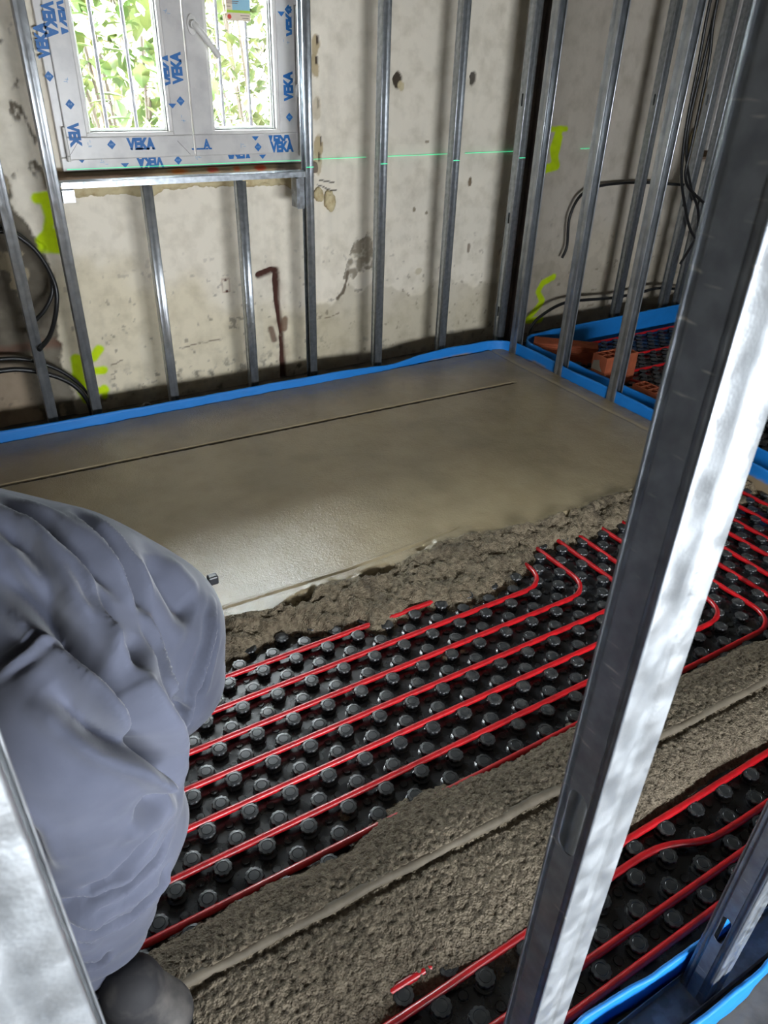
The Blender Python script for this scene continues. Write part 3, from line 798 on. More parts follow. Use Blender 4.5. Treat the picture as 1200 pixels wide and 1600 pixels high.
for k, (y, xa) in enumerate(((3.06, 3.0), (2.80, 3.15), (2.61, 3.12))):
    pipe([(xa, y), (3.6, y-.004), (4.6, y)], 'red pipe in the far room, %s from the back wall' % ord_[k], G2)
pipe([(4.5, 2.50), (3.6, 2.50), (3.42, 2.49), (3.33, 2.44), (3.36, 2.37), (3.5, 2.34), (4.5, 2.34)], 'red pipe loop with a tight return bend in the far room', G2)
pipe([(3.02, 2.72), (3.12, 2.45), (3.2, 2.25), (3.35, 2.1), (4.5, 2.08)], 'red pipe slanting between the standing bricks and the broken brick', G2)

# ------------------------------------------------------------------ blue edge strips
def strip(label, path, ztop, th=.008, z0=-.008, seed=0, smear=0, wav=.006):
    P = spline(path, .012); n = len(P); K = 12
    arr = np.array([[p.x, p.y] for p in P]); d = np.gradient(arr, axis=0); d /= np.linalg.norm(d, axis=1)[:, None]
    nrm = np.stack([-d[:, 1], d[:, 0]], 1)
    s = np.cumsum(np.r_[0, np.linalg.norm(np.diff(arr, axis=0), axis=1)])
    zt = np.array([ztop(s_) if callable(ztop) else ztop for s_ in s])+.006*fbm(s*3, s*0, seed)*2
    rings = []
    for side in (0, 1):
        for k in range(K+1):
            f = k/K if side == 0 else 1-k/K
            z = z0+(zt-z0)*f
            off = (-th/2 if side == 0 else th/2)+wav*fbm(s*5, s*0+f*.8, seed+3)*2*f+.003*fbm(s*30, f*6+s*0, seed+5)
            rings.append(np.stack([arr[:, 0]+nrm[:, 0]*off, arr[:, 1]+nrm[:, 1]*off, z], -1))
    rings.append(rings[0])
    Pn = np.stack(rings, 1)
    cc = np.zeros(Pn.shape); cc[:] = lin(18, 120, 200)[:3]
    cc = mixc(cc, ss(0, .3, fbm(Pn[..., 0]*8+Pn[..., 1]*8, Pn[..., 2]*20, seed+9))*.4, lin(16, 104, 178))
    if smear:
        e = smear+.05*fbm(Pn[..., 0]*6+Pn[..., 1]*6, Pn[..., 2]*10, seed+7)
        cc = mixc(cc, ss(.004, -.004, Pn[..., 2]-e), lin(140, 122, 96))
    o = link('edge_insulation_strip', gridmesh('strip', Pn, None, cc), M_foam)
    return tag(o, label, 'edge strip', None)
def ztA(s): return .114+.008*math.sin(s*1.7)-.018*math.exp(-((s-3.45)/.15)**2)
strip('blue foam edge strip around the fresh screed, turning at the room corner', [(-1.5, 3.128), (-.5, 3.125), (.5, 3.127), (1.2, 3.125), (1.75, 3.12), (2.1, 3.135), (2.45, 3.135), (2.63, 3.12), (2.70, 3.04), (2.705, 2.9), (2.695, 2.5), (2.70, 2.1), (2.69, 1.7), (2.665, 1.4), (2.66, 1.0), (2.67, .5)], ztA, seed=1, smear=.060)
strip('blue foam edge strip along the far room, on the brick side of the partition', [(2.80, .4), (2.80, 1.2), (2.805, 2.0), (2.80, 2.5), (2.79, 2.9), (2.80, 3.04), (2.87, 3.115), (3.0, 3.13), (3.6, 3.135), (4.4, 3.13), (6.0, 3.13)], lambda s: .115+.012*min(1, max(0, (s-2.9))), seed=21)
strip('blue foam edge strip at the near corner, on the panel side of the dark stud', [(-1.2, .325), (.4, .322), (.66, .325), (.8, .315), (.95, .312), (1.1, .318), (2.62, .32)], .088, seed=31)
strip('outer blue foam strip at the near corner, in front of the dark stud foot', [(-1.2, .225), (.4, .228), (.7, .226), (.95, .222), (1.2, .232), (2.6, .235)], .088, seed=41)

# ------------------------------------------------------------------ fresh screed slab
xs = np.concatenate([np.linspace(-1.5, -.2, 30), np.arange(-.19, 2.69, .0045)])
ys = np.concatenate([np.arange(1.36, 1.78, .0042), np.arange(1.79, 2.66, .012), np.arange(2.665, 2.775, .0035), np.arange(2.785, 3.124, .010)])
X, Y = np.meshgrid(xs, ys, indexing='ij')
foot = np.interp(X, [-1.5, .3, .42, .53, .62, .68, .75, .84, .88, .95, 1.02, 1.11, 1.16, 1.23, 1.335, 1.425, 1.5, 1.58, 1.67, 1.75, 1.86, 2.05, 2.4, 2.7], [1.50, 1.50, 1.50, 1.525, 1.56, 1.52, 1.475, 1.48, 1.425, 1.44, 1.445, 1.435, 1.405, 1.39, 1.395, 1.42, 1.465, 1.515, 1.52, 1.505, 1.49, 1.485, 1.46, 1.42])+.03*fbm(X*9, Y*9, 50)+.02*fbm(X*40, Y*40, 51)
topy = np.interp(X, [-1.5, .3, .47, .6, .74, .9, 1.09, 1.28, 1.45, 1.64, 1.9, 2.19, 2.4, 2.7], [1.63, 1.63, 1.635, 1.62, 1.645, 1.635, 1.62, 1.655, 1.64, 1.60, 1.60, 1.60, 1.58, 1.56])+.035*fbm(X*10, Y*0, 52)+.015*fbm(X*40, Y*20, 53)
t = np.clip((Y-foot)/(topy-foot), -1.5, 1)
zone = ss(1.12, .92, t+.0)          # 1 on the broken front
clump = (1-worley(X*17+fbm(X*9,Y*9,154), Y*17, 54))*.030+(1-worley(X*50, Y*50, 55))*.012+fbm(X*14, Y*14, 56)*.040-.006
ZT = .064
prof = ZT*np.clip(t, -1.5, 1)**1 if False else np.where(t > 0, ZT*(1-(1-np.clip(t, 0, 1))**1.7), t*.08)
prof = prof*.80+.2*ZT*ss(.0, .25, t)*(t > 0)
Zs = prof+(clump-.012)*ss(1.06, .88, (Y-foot)/(topy-foot))*ss(-.3, .25, t)
# raised broken rim and pits
Zs += .010*ss(.7, .95, t)*ss(1.25, .95, (Y-foot)/(topy-foot))*ss(-.1, .2, fbm(X*7, Y*7, 57))
Zs -= .034*ss(.08, .22, fbm(X*11, Y*16, 58))*ss(.5, .8, t)*ss(1.15, .95, (Y-foot)/(topy-foot))
flat = ss(.9, 1.15, (Y-foot)/(topy-foot))
Zs += flat*(.0016*fbm(X*5, Y*5, 59)+.0012*fbm(X*30, Y*30, 60, 3))
# float line parallel to the front, at the left part
fl_ = np.interp(X, [.2, .5, .9, 1.2, 1.4], [1.685, 1.69, 1.685, 1.70, 1.72])
Zs += flat*ss(1.5, 1.2, X)*(.0022*np.exp(-((Y-fl_)/.006)**2)-.0018*np.exp(-((Y-fl_+.012)/.006)**2))
# saw-tooth control joint
jl = 2.753+(X-.088)*(2.686-2.753)/(2.422-.088)+.003*fbm(X*60, X*0, 61)
jw = .0080+.005*fbm(X*45, X*0, 62)
jm = ss(jw+.0045, jw*.5, abs(Y-jl))*ss(2.43, 2.41, X)*ss(-.5, .0, X)
jm *= ss(-.48, -.40, fbm(X*28, X*0, 63))
Zs -= .014*jm
# side border against the partition strip: rises as a smeared fillet
sb = ss(2.585, 2.69, X+.015*fbm(X*8, Y*8, 64))
Zs += .008*sb*(1-zone)+.006*fbm(X*40, Y*40, 65)*sb
Zs -= .004*np.exp(-((X-2.60+.02*fbm(Y*3, Y*0, 66)+.0*Y)/.008)**2)
Zs += .008*ss(3.07, 3.12, Y)*fbm(X*12, Y*12, 67)+.004*ss(3.06, 3.12, Y)
wet = lin(162, 146, 116); raw = lin(122, 110, 90); dark = lin(70, 61, 49)
cc = np.zeros(X.shape+(3,)); cc[:] = wet[:3]
cc = mixc(cc, ss(-.2, .25, fbm(X*3, Y*3, 70))*.35, lin(126, 116, 92))
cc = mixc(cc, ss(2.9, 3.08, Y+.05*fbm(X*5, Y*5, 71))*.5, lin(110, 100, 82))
cc = mixc(cc, (1-flat), raw)
cc = mixc(cc, (1-flat)*ss(.02, .3, fbm(X*18, Y*18, 72))*.6, dark)  # dark blotches paint the shadows of the broken front
cc = mixc(cc, np.clip(jm*1.3, 0, 1), lin(46, 40, 32))
cc = mixc(cc, sb*.8, lin(132, 114, 88))
keep = ((Zs[:-1, :-1] > .0005) | (Zs[1:, 1:] > .0005)) & (t[:-1, :-1] > -.2)
P = np.stack([X, Y, Zs], -1)
screed = empty('screed_slab', (1.0, 2.3, 0)); tag(screed, 'wet grey screed slab freshly levelled inside the blue edge strip', 'screed')
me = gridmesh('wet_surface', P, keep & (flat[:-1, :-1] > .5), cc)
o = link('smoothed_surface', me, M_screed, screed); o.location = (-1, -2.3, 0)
me = gridmesh('broken_front', P, keep & (flat[:-1, :-1] <= .5), cc)
o = link('crumbly_front_edge', me, M_mortar, screed); o.location = (-1, -2.3, 0)
o['label'] = 'crumbly dry mortar edge'

# ------------------------------------------------------------------ mortar ridge with levelling rail
xs = np.arange(-.45, 2.60, .0036); ys = np.arange(.47, .93, .0036)
X, Y = np.meshgrid(xs, ys, indexing='ij')
far = np.interp(X, [-.45, 0, .3, .41, .46, .55, .67, .78, .92, 1.06, 1.2, 1.4, 1.6, 1.82, 1.9, 2.1, 2.6], [.85, .853, .872, .85, .85, .885, .905, .885, .866, .878, .888, .88, .862, .862, .83, .84, .83])+.018*fbm(X*20, Y*20, 80)+.010*fbm(X*60, Y*60, 81)
near = np.interp(X, [-.45, .1, .3, .36, .42, .5, .56, .63, .8, 1.05, 1.22, 1.35, 1.45, 1.6, 2.6], [.485, .49, .485, .495, .530, .505, .480, .475, .51, .562, .568, .580, .572, .565, .56])+.012*fbm(X*16, Y*16, 82)+.012*fbm(X*50, Y*50, 83)
yr = .715-.018*np.clip((X-.9)/.8, -1, 1.5)
tf = np.clip((far-Y)/(far-yr), -.6, 1); tn = np.clip((Y-near)/(yr-near), -.6, 1)
hf = np.where(tf > 0, .070*(1-(1-np.clip(tf, 0, 1))**2.6), tf*.1)
hn = np.where(tn > 0, .058*(1-(1-np.clip(tn, 0, 1))**3.2), tn*.1)
Zm = np.where(Y > yr, hf, hn)
Zm = np.where((Y < yr), np.minimum(hn, .058), Zm)
gran = (1-worley(X*115, Y*115, 84))*.0075+(1-worley(X*60, Y*60, 85))*.0055
Zm += (gran-.0085)*ss(-.1, .15, np.minimum(tf, tn))
Zm += (.012*fbm(X*7, Y*7, 86)+.008*fbm(X*22, Y*22, 87))*ss(0, .4, np.minimum(tf, tn))
Zm -= .006*np.exp(-((Y-yr+.016)/.006)**2)
Zm = np.where((np.minimum(tf, tn) > 0), np.maximum(Zm, .002), Zm)
cc = np.zeros(X.shape+(3,)); cc[:] = lin(112, 101, 84)[:3]
cc = mixc(cc, ss(0, .3, fbm(X*9, Y*9, 88))*.5, lin(96, 86, 70))
cc = mixc(cc, ss(.5, .75, worley(X*115, Y*115, 84))*.55, lin(70, 60, 47))  # hollows between grains darkened: crevice shade put into the colour
keep = (np.minimum(tf, tn)[:-1, :-1] > -.05)
o = link('mortar_ridge', gridmesh('mortar_ridge', np.stack([X, Y, Zm], -1), keep, cc), M_mortar)
tag(o, 'long ridge of grainy grey mortar laid over the pipes', 'mortar ridge')
b = MB()
rp = spline([(x, .715-.018*max(-1, min(1.5, (x-.9)/.8))+.0015*math.sin(x*31), .0575+.0018*math.sin(x*17)) for x in np.arange(-.44, 2.6, .04)], .012)
b.tube(rp, .012, 14, rfun=lambda i: .0108+.0007*math.sin(i*1.3)+.0005*math.sin(i*3.1))
tag(b.build('levelling_rail', M_rail), 'smooth levelling rail bedded along the top of the mortar ridge', 'rail')
# loose crumbs
def crumb(x, y, r, label, s):
    bm = bmesh.new(); bmesh.ops.create_icosphere(bm, subdivisions=4, radius=1)
    co = np.array([v.co[:] for v in bm.verts])
    q = 1+.5*fbm(co[:, 0]*2+s, co[:, 1]*2+co[:, 2], s)+.35*fbm(co[:, 0]*7, co[:, 1]*7+co[:, 2]*5, s+1)
    for v, k in zip(bm.verts, q): v.co = Vector((v.co.x*k*r, v.co.y*k*r, max(-.0, v.co.z*k*r*.6)))
    me = bpy.data.meshes.new('crumb'); bm.to_mesh(me); bm.free()
    o = link('mortar_crumb', me, mat('crumb_mortar', lin(112, 100, 80), .85, noise=(200, lin(80, 70, 54), .4, .6), bump=(250, .7, .003)), None, True); o.location = (x, y, .0)
    tag(o, label, 'mortar lump')
crumb(2.53, 1.42, .045, 'mortar lump beside the blue strip, behind the foreground stud', 3)
crumb(2.60, 1.33, .035, 'small mortar lump leaning on the blue strip, nearest to the photographer', 5)
for (x, y, r, lab, s) in ((.995, 1.245, .014, 'tiny mortar crumb stuck on a stud in the middle of the panel', 8), (1.055, 1.24, .010, 'tiny mortar crumb beside the stud in the middle of the panel', 9), (.497, .93, .014, 'tiny mortar crumb close to the tip of the mortar ridge', 10)):
    crumb(x, y, r, lab, s)
b = MB(); b.lathe([(.012, 0), (.010, .0015), (0, .002)], 9); o = b.build('paper_scrap', mat('white_scrap', lin(220, 218, 210), .6)); o.location = (1.735, 1.335, .001); o.rotation_euler = (.1, 0, .5); tag(o, 'small white scrap lying between the studs near the pipe bends', 'scrap')

# ------------------------------------------------------------------ bricks in the far room
def holed_brick(L_, W_, H_, nx, ny, loc, rz, label, wall=.008, tilt=0):
    b = MB()
    b.box(0, L_, 0, wall, 0, H_); b.box(0, L_, W_-wall, W_, 0, H_); b.box(0, wall, wall, W_-wall, 0, H_); b.box(L_-wall, L_, wall, W_-wall, 0, H_)
    for i in range(1, nx):
        x = L_*i/nx; b.box(x-wall*.4, x+wall*.4, wall, W_-wall, 0, H_-.0005)
    for j in range(1, ny):
        y = W_*j/ny; b.box(wall, L_-wall, y-wall*.4, y+wall*.4, 0, H_-.001)
    b.box(wall, L_-wall, wall, W_-wall, 0, .004)
    o = b.build('hollow_brick', M_brick); bevel(o, .001, 1); o.location = loc; o.rotation_euler = (tilt, 0, rz)
    return tag(o, label, 'brick')
holed_brick(.23, .10, .085, 5, 2, (2.88, 2.52, 0), 0, 'orange hollow brick under another one, behind the partition stud')
holed_brick(.23, .10, .085, 5, 2, (2.88, 2.52, .0855), 0, 'orange hollow brick on top of another, open cells facing up, grey mortar stain')
b = MB(); b.add([(-.0012, .02, .005), (-.0012, .095, .004), (-.0012, .088, .05), (-.0012, .05, .062), (-.0012, .04, .03)], [(0, 1, 2, 3, 4)])
o = b.build('mortar_stain', mat('stain', lin(150, 136, 118), .9), bpy.data.objects['hollow_brick.001']); 
so = o.modifiers.new('s', 'SOLIDIFY'); so.thickness = .001
holed_brick(.28, .09, .062, 6, 2, (3.06, 2.12, 0), math.pi/2, 'broken orange hollow brick lying low near the side partition')
b = MB(); L_, W_, H_ = .36, .11, .105
b.box(0, L_, .004, W_, 0, H_-.004)
for k in range(9):
    z = .004+k*.0115; b.box(0, L_, 0, .006, z, z+.007)
for k in range(8):
    y = .006+k*.0135; b.box(0, L_, y, y+.008, H_-.005, H_)
o = b.build('ribbed_brick', M_brick); o.location = (2.835, 3.035, 0); o.rotation_euler = (0, 0, math.radians(-44)); tag(o, 'long orange ribbed brick lying diagonally in the corner of the far room', 'brick')

# ------------------------------------------------------------------ cables and conduits
def conduit(name, pts, r, label, ribs=True, group=None, mt=None):
    P = spline(pts, .0022 if ribs else .01); b = MB()
    b.tube(P, r, 12, rfun=(lambda i: r*(1.0 if i % 2 else .88)) if ribs else None)
    return tag(b.build(name, mt or M_black), label, 'cable conduit' if ribs else 'cable', group)
yc = 3.33
conduit('corrugated_conduit', [(.10, yc, .80), (.26, yc, .846), (.342, yc, .80), (.390, yc, .724), (.416, yc, .618), (.398, yc-.02, .526), (.348, yc-.08, .445), (.285, yc-.16, .415)], .010, 'black corrugated conduit curling through the slot of the leftmost wall stud')
conduit('corrugated_conduit', [(.06, yc+.02, .86), (.22, yc+.02, .87), (.33, yc+.02, .82), (.40, yc+.02, .70), (.405, yc+.02, .60), (.36, yc+.0, .53), (.30, yc-.03, .49)], .009, 'black conduit arching just inside the outer conduit loop on bare cement')
conduit('corrugated_conduit', [(-.1, yc-.03, .295), (.13, yc-.03, .306), (.234, yc-.03, .292), (.342, yc-.03, .244), (.411, yc-.03, .185), (.450, yc-.03, .105), (.455, yc-.03, .02), (.455, yc-.03, -.008)], .0115, 'low grey-black corrugated conduit bending down into the floor beside the blue strip')
conduit('corrugated_conduit', [(-.1, yc+.03, .325), (.13, yc+.03, .335), (.25, yc+.03, .315), (.35, yc+.03, .26), (.42, yc+.03, .19), (.47, yc+.03, .09), (.475, yc+.03, -.008)], .0095, 'darker corrugated conduit running behind the low conduit near the floor')
b = MB(); b.tube(spline([(.66, 3.24, -.008), (.675, 3.26, .04), (.70, 3.28, .05), (.72, 3.3, .02)], .01), .012, 10); tag(b.build('conduit_end', M_black), 'short black conduit stub poking up behind the blue strip', 'cable conduit')
yr_ = 3.30
def nearer(pts, y=3.13):      # the hanging bundle passes in front of the far studs
    k = y/3.30; return [(x*k, y+(py-3.30)*.5, H+(z-H)*k) for x, py, z in pts]
conduit('black_cable', nearer([(4.02, yr_, 2.45), (4.017, yr_, 1.77), (4.032, yr_, 1.5), (4.05, yr_, 1.15), (4.10, yr_, .90), (4.197, yr_, .714), (4.327, yr_-.02, .53), (4.53, yr_-.02, .44), (4.8, yr_-.02, .47)]), .0085, 'black cable hanging at the far window and swinging into the lowest bow', False)
conduit('black_cable', nearer([(4.085, yr_-.02, 2.45), (4.062, yr_-.02, 1.77), (4.105, yr_-.02, 1.475), (4.121, yr_-.02, 1.08), (4.13, yr_-.02, .88), (4.268, yr_-.02, .767), (4.58, yr_-.02, .63), (4.8, yr_, .62)]), .0085, 'black cable hanging beside the first one and leaving above the low bow', False)
conduit('black_cable', nearer([(4.09, yr_+.02, 2.45), (4.085, yr_+.02, 1.6), (4.09, yr_+.02, 1.1), (4.216, yr_+.01, .825), (4.349, yr_+.01, .666), (4.386, yr_+.01, .505), (4.283, yr_-.01, .342)]), .0080, 'black cable with a free end hooking back behind the far studs', False)
conduit('black_cable', [(3.30, 3.39, .45), (3.325, 3.39, .52), (3.311, 3.39, .683), (3.375, 3.39, .802), (3.519, 3.385, .846), (3.84, 3.38, .85), (4.25, 3.34, .82)], .0085, 'black cable crossing the far room wall at mid height and dropping behind a partition stud', False)
conduit('black_cable', [(3.02, 3.29, .0), (3.03, 3.3, .05), (3.08, 3.3, .124), (3.23, 3.3, .19), (3.386, 3.3, .203), (3.723, 3.3, .183), (3.955, 3.3, .189), (4.166, 3.3, .194), (4.6, 3.3, .115)], .0095, 'black cable running low along the far room wall above the blue strip', False)

# expanding foam beads below the sill and beside the window
def foam(x, z, rx, rz, label, s, y=3.435, ry=.022):
    bm = bmesh.new(); bmesh.ops.create_icosphere(bm, subdivisions=4, radius=1)
    co = np.array([v.co[:] for v in bm.verts])
    q = 1+.55*fbm(co[:, 0]*1.6+s, co[:, 2]*1.6+co[:, 1], s)+.25*fbm(co[:, 0]*5, co[:, 2]*5+co[:, 1]*3, s+1)
    for v, k in zip(bm.verts, q): v.co = Vector((v.co.x*k*rx, v.co.y*k*ry, v.co.z*k*rz))
    me = bpy.data.meshes.new('foam'); bm.to_mesh(me); bm.free()
    o = link('foam_blob', me, M_puf, None, True); o.location = (x, y, z)
    return tag(o, label, 'foam')
foam(1.748, .855, .030, .048, 'cream expanding-foam blob filling the oval wall hole beside the near window', 1)
foam(1.69, .885, .024, .030, 'small cream expanding-foam blob touching the stud beside the near window', 2)
# long uneven bead under the sill
g = np.linspace(.50, 1.60, 260); hh = np.linspace(0, math.pi, 12)
GX, GA = np.meshgrid(g, hh, indexing='ij')
rr = np.clip(.018+.05*fbm(GX*6, GA*.4, 90)+.02*fbm(GX*22, GA, 91), .004, .05)
P = np.stack([GX, YW+.004-np.sin(GA)*rr*.8, .965-rr*1.3*np.cos(GA)*1.0-rr*.4], -1)
o = link('foam_bead', gridmesh('foam_bead', P), M_puf); tag(o, 'ragged cream expanding-foam bead under the near window sill', 'foam')
foam(4.30, 1.05, .05, .10, 'lumpy brown expanding foam at the lower corner of the far window', 6, y=3.40, ry=.04)
foam(4.33, 1.28, .03, .13, 'brown expanding foam climbing along the far window frame', 7, y=3.41, ry=.03)

# ------------------------------------------------------------------ the worker bending over the panels
def cone(p, a, b, ra, rb):
    a = np.array(a, float); b = np.array(b, float); ba = b-a; L = ba@ba
    t = np.clip(((p-a)@ba)/L, 0, 1)
    return np.linalg.norm(p-a-t[..., None]*ba, axis=-1)-(ra+(rb-ra)*t)
def smin(a, b, k):
    h = np.clip(.5+.5*(b-a)/k, 0, 1)
    return b*(1-h)+a*h-k*h*(1-h)
def chain(p, cones, k):
    d = None
    for c in cones:
        q = cone(p, *c); d = q if d is None else smin(d, q, k)
    return d
def sdf_mesh(name, f, cones, voxel, iters=6):
    """rounded cones joined by a voxel remesh, then drawn onto the smooth distance field f"""
    bm = bmesh.new()
    for (a, b, ra, rb) in cones:
        a = Vector(a); b = Vector(b); n = max(2, int((b-a).length/(min(ra, rb)*.35))+1)
        for i in range(n+1):
            t = i/n; q = a.lerp(b, t); r_ = (ra+(rb-ra)*t)
            bmesh.ops.create_icosphere(bm, subdivisions=3 if r_ > .03 else 2, radius=r_, matrix=Matrix.Translation(q))
    me = bpy.data.meshes.new('tmp'); bm.to_mesh(me); bm.free()
    ob = bpy.data.objects.new('tmp', me); C.objects.link(ob)
    rm = ob.modifiers.new('r', 'REMESH'); rm.mode = 'VOXEL'; rm.voxel_size = voxel
    dg = bpy.context.evaluated_depsgraph_get(); out = bpy.data.meshes.new_from_object(ob.evaluated_get(dg))
    bpy.data.objects.remove(ob)
    out.name = name
    V = np.zeros(len(out.vertices)*3); out.vertices.foreach_get('co', V); V = V.reshape(-1, 3)
    def grad(P):
        e = .002; g = np.stack([f(P+np.eye(3)[k]*e)-f(P-np.eye(3)[k]*e) for k in range(3)], -1)/(2*e)
        return g/np.maximum(np.linalg.norm(g, axis=1), 1e-6)[:, None]
    for it in range(iters): V = V-grad(V)*f(V)[:, None]*.8
    return out, V, grad(V)
def setv(me, V):
    me.vertices.foreach_set('co', V.astype(np.float32).ravel()); me.update()
    me.polygons.foreach_set('use_smooth', [True]*len(me.polygons))
TR = [((-.005, .80, .70), (-.02, .80, .47), .125, .115), ((-.02, .80, .47), (-.095, .79, .13), .115, .050), ((.062, .80, .45), (-.01, .79, .26), .072, .058), ((.01, .80, .68), (.035, .80, .58), .125, .105),
      ((.12, .99, .66), (.10, 1.0, .44), .135, .085), ((.10, 1.0, .44), (-.02, 1.0, .12), .085, .055), ((.15, .98, .66), (.15, .97, .58), .13, .12), ((.02, .98, .755), (-.36, 1.20, .86), .165, .17)]
def f_tr(p):
    c = [cone(p, *q) for q in TR]
    near = smin(smin(smin(c[0], c[1], .05), c[2], .06), c[3], .05)
    far = smin(smin(c[4], c[5], .05), c[6], .04)
    return smin(smin(near, far, .03), c[7], .08)
FOLDS = [
    (0.03, 0.016, [(-0.024, 0.904, 0.899), (-0.009, 0.883, 0.886), (0.006, 0.861, 0.873), (0.019, 0.838, 0.858), (0.032, 0.815, 0.843), (0.043, 0.794, 0.831), (0.054, 0.773, 0.818), (0.061, 0.76, 0.809), (0.069, 0.748, 0.799), (0.075, 0.732, 0.784), (0.082, 0.719, 0.767), (0.089, 0.707, 0.742), (0.096, 0.702, 0.71), (0.104, 0.709, 0.673), (0.112, 0.722, 0.628), (0.115, 0.727, 0.591), (0.12, 0.738, 0.546)]),
    (0.015, 0.014, [(-0.006, 0.754, 0.821), (0.005, 0.733, 0.812), (0.016, 0.716, 0.799), (0.028, 0.706, 0.787), (0.041, 0.697, 0.773), (0.056, 0.693, 0.757), (0.073, 0.692, 0.736), (0.089, 0.696, 0.711), (0.109, 0.717, 0.664)]),
    (0.012, 0.012, [(0.014, 0.71, 0.794), (0.027, 0.698, 0.779), (0.041, 0.689, 0.761), (0.06, 0.686, 0.739), (0.08, 0.689, 0.709), (0.097, 0.702, 0.672), (0.116, 0.728, 0.619)]),
    (0.016, 0.009, [(0.091, 1.0, 0.903), (0.103, 0.959, 0.896), (0.117, 0.934, 0.88), (0.122, 0.912, 0.865), (0.128, 0.895, 0.848), (0.131, 0.877, 0.828), (0.134, 0.862, 0.805)]),
    (0.013, 0.01, [(-0.001, 1.034, 0.932), (0.022, 0.999, 0.926), (0.045, 0.968, 0.918), (0.062, 0.932, 0.907), (0.079, 0.907, 0.891), (0.091, 0.884, 0.869), (0.104, 0.866, 0.843)]),
    (0.013, 0.011, [(-0.009, 0.97, 0.928), (0.002, 0.95, 0.921), (0.014, 0.93, 0.913), (0.021, 0.902, 0.9), (0.027, 0.878, 0.885), (0.032, 0.86, 0.872), (0.036, 0.843, 0.858)]),
    (0.013, 0.022, [(0.175, 0.953, 0.83), (0.178, 0.932, 0.818), (0.183, 0.916, 0.803), (0.19, 0.903, 0.785), (0.197, 0.892, 0.765), (0.205, 0.891, 0.753), (0.214, 0.89, 0.741)]),
    (-0.006, 0.006, [(0.071, 0.885, 0.88), (0.072, 0.863, 0.862), (0.073, 0.842, 0.844), (0.074, 0.822, 0.831), (0.075, 0.801, 0.819), (0.073, 0.784, 0.812), (0.071, 0.767, 0.806)]),
    (-0.007, 0.007, [(0.133, 0.859, 0.802), (0.135, 0.843, 0.778), (0.136, 0.826, 0.754), (0.135, 0.806, 0.741), (0.134, 0.785, 0.729), (0.136, 0.777, 0.716), (0.151, 0.844, 0.628)]),
    (0.01, 0.006, [(0.137, 0.778, 0.709), (0.152, 0.845, 0.626), (0.156, 0.849, 0.607), (0.162, 0.85, 0.6), (0.169, 0.851, 0.593)]),
    (-0.007, 0.007, [(0.256, 0.932, 0.722), (0.238, 0.898, 0.713), (0.225, 0.876, 0.694), (0.209, 0.862, 0.679), (0.195, 0.855, 0.658), (0.183, 0.853, 0.62), (0.17, 0.851, 0.582), (0.16, 0.852, 0.561), (0.138, 0.778, 0.622)]),
    (0.007, 0.01, [(0.242, 0.892, 0.695), (0.221, 0.869, 0.672), (0.203, 0.86, 0.636), (0.194, 0.857, 0.622), (0.185, 0.855, 0.607)]),
    (0.008, 0.016, [(0.114, 0.824, 0.796), (0.101, 0.792, 0.792), (0.09, 0.761, 0.789), (0.089, 0.751, 0.784), (0.089, 0.741, 0.778)]),
    (0.005, 0.004, [(-0.053, 0.804, 0.827), (-0.034, 0.805, 0.835), (-0.016, 0.808, 0.84), (-0.001, 0.809, 0.842), (0.015, 0.811, 0.843), (0.026, 0.812, 0.843), (0.037, 0.814, 0.842)]),
    (-0.004, 0.006, [(-0.055, 0.794, 0.823), (-0.036, 0.795, 0.831), (-0.018, 0.798, 0.836), (-0.003, 0.8, 0.838), (0.013, 0.802, 0.84), (0.024, 0.803, 0.839), (0.036, 0.804, 0.837)]),
    (0.016, 0.02, [(0.054, 0.679, 0.631), (0.064, 0.684, 0.623), (0.074, 0.691, 0.613), (0.086, 0.699, 0.605), (0.099, 0.71, 0.595)]),
    (0.011, 0.008, [(-0.071, 0.685, 0.505), (-0.052, 0.678, 0.5), (-0.033, 0.674, 0.49), (-0.012, 0.673, 0.491), (0.01, 0.676, 0.487), (0.033, 0.684, 0.49), (0.058, 0.695, 0.489), (0.073, 0.702, 0.498), (0.088, 0.712, 0.505)]),
    (-0.006, 0.009, [(-0.07, 0.683, 0.483), (-0.05, 0.677, 0.472), (-0.031, 0.675, 0.454), (-0.009, 0.675, 0.454), (0.013, 0.68, 0.446), (0.036, 0.687, 0.45), (0.06, 0.698, 0.447)]),
    (0.018, 0.011, [(-0.072, 0.686, 0.455), (-0.054, 0.681, 0.441), (-0.036, 0.684, 0.414), (-0.013, 0.684, 0.414), (0.009, 0.691, 0.402), (0.03, 0.694, 0.412), (0.052, 0.702, 0.414), (0.062, 0.704, 0.425), (0.073, 0.708, 0.434)]),
    (0.011, 0.008, [(-0.076, 0.702, 0.389), (-0.066, 0.703, 0.371), (-0.056, 0.705, 0.351)]),
    (0.01, 0.006, [(-0.083, 0.717, 0.306), (-0.067, 0.713, 0.299), (-0.052, 0.711, 0.287), (-0.041, 0.711, 0.292), (-0.031, 0.711, 0.295)]),
    (0.007, 0.01, [(-0.045, 0.677, 0.51), (-0.022, 0.675, 0.515), (0.001, 0.676, 0.515), (0.021, 0.679, 0.528), (0.041, 0.684, 0.539), (0.055, 0.687, 0.554), (0.07, 0.692, 0.566)]),
    (0.008, 0.012, [(-0.092, 0.701, 0.706), (-0.084, 0.693, 0.686), (-0.075, 0.687, 0.662), (-0.074, 0.693, 0.614), (-0.071, 0.694, 0.569)]),
]

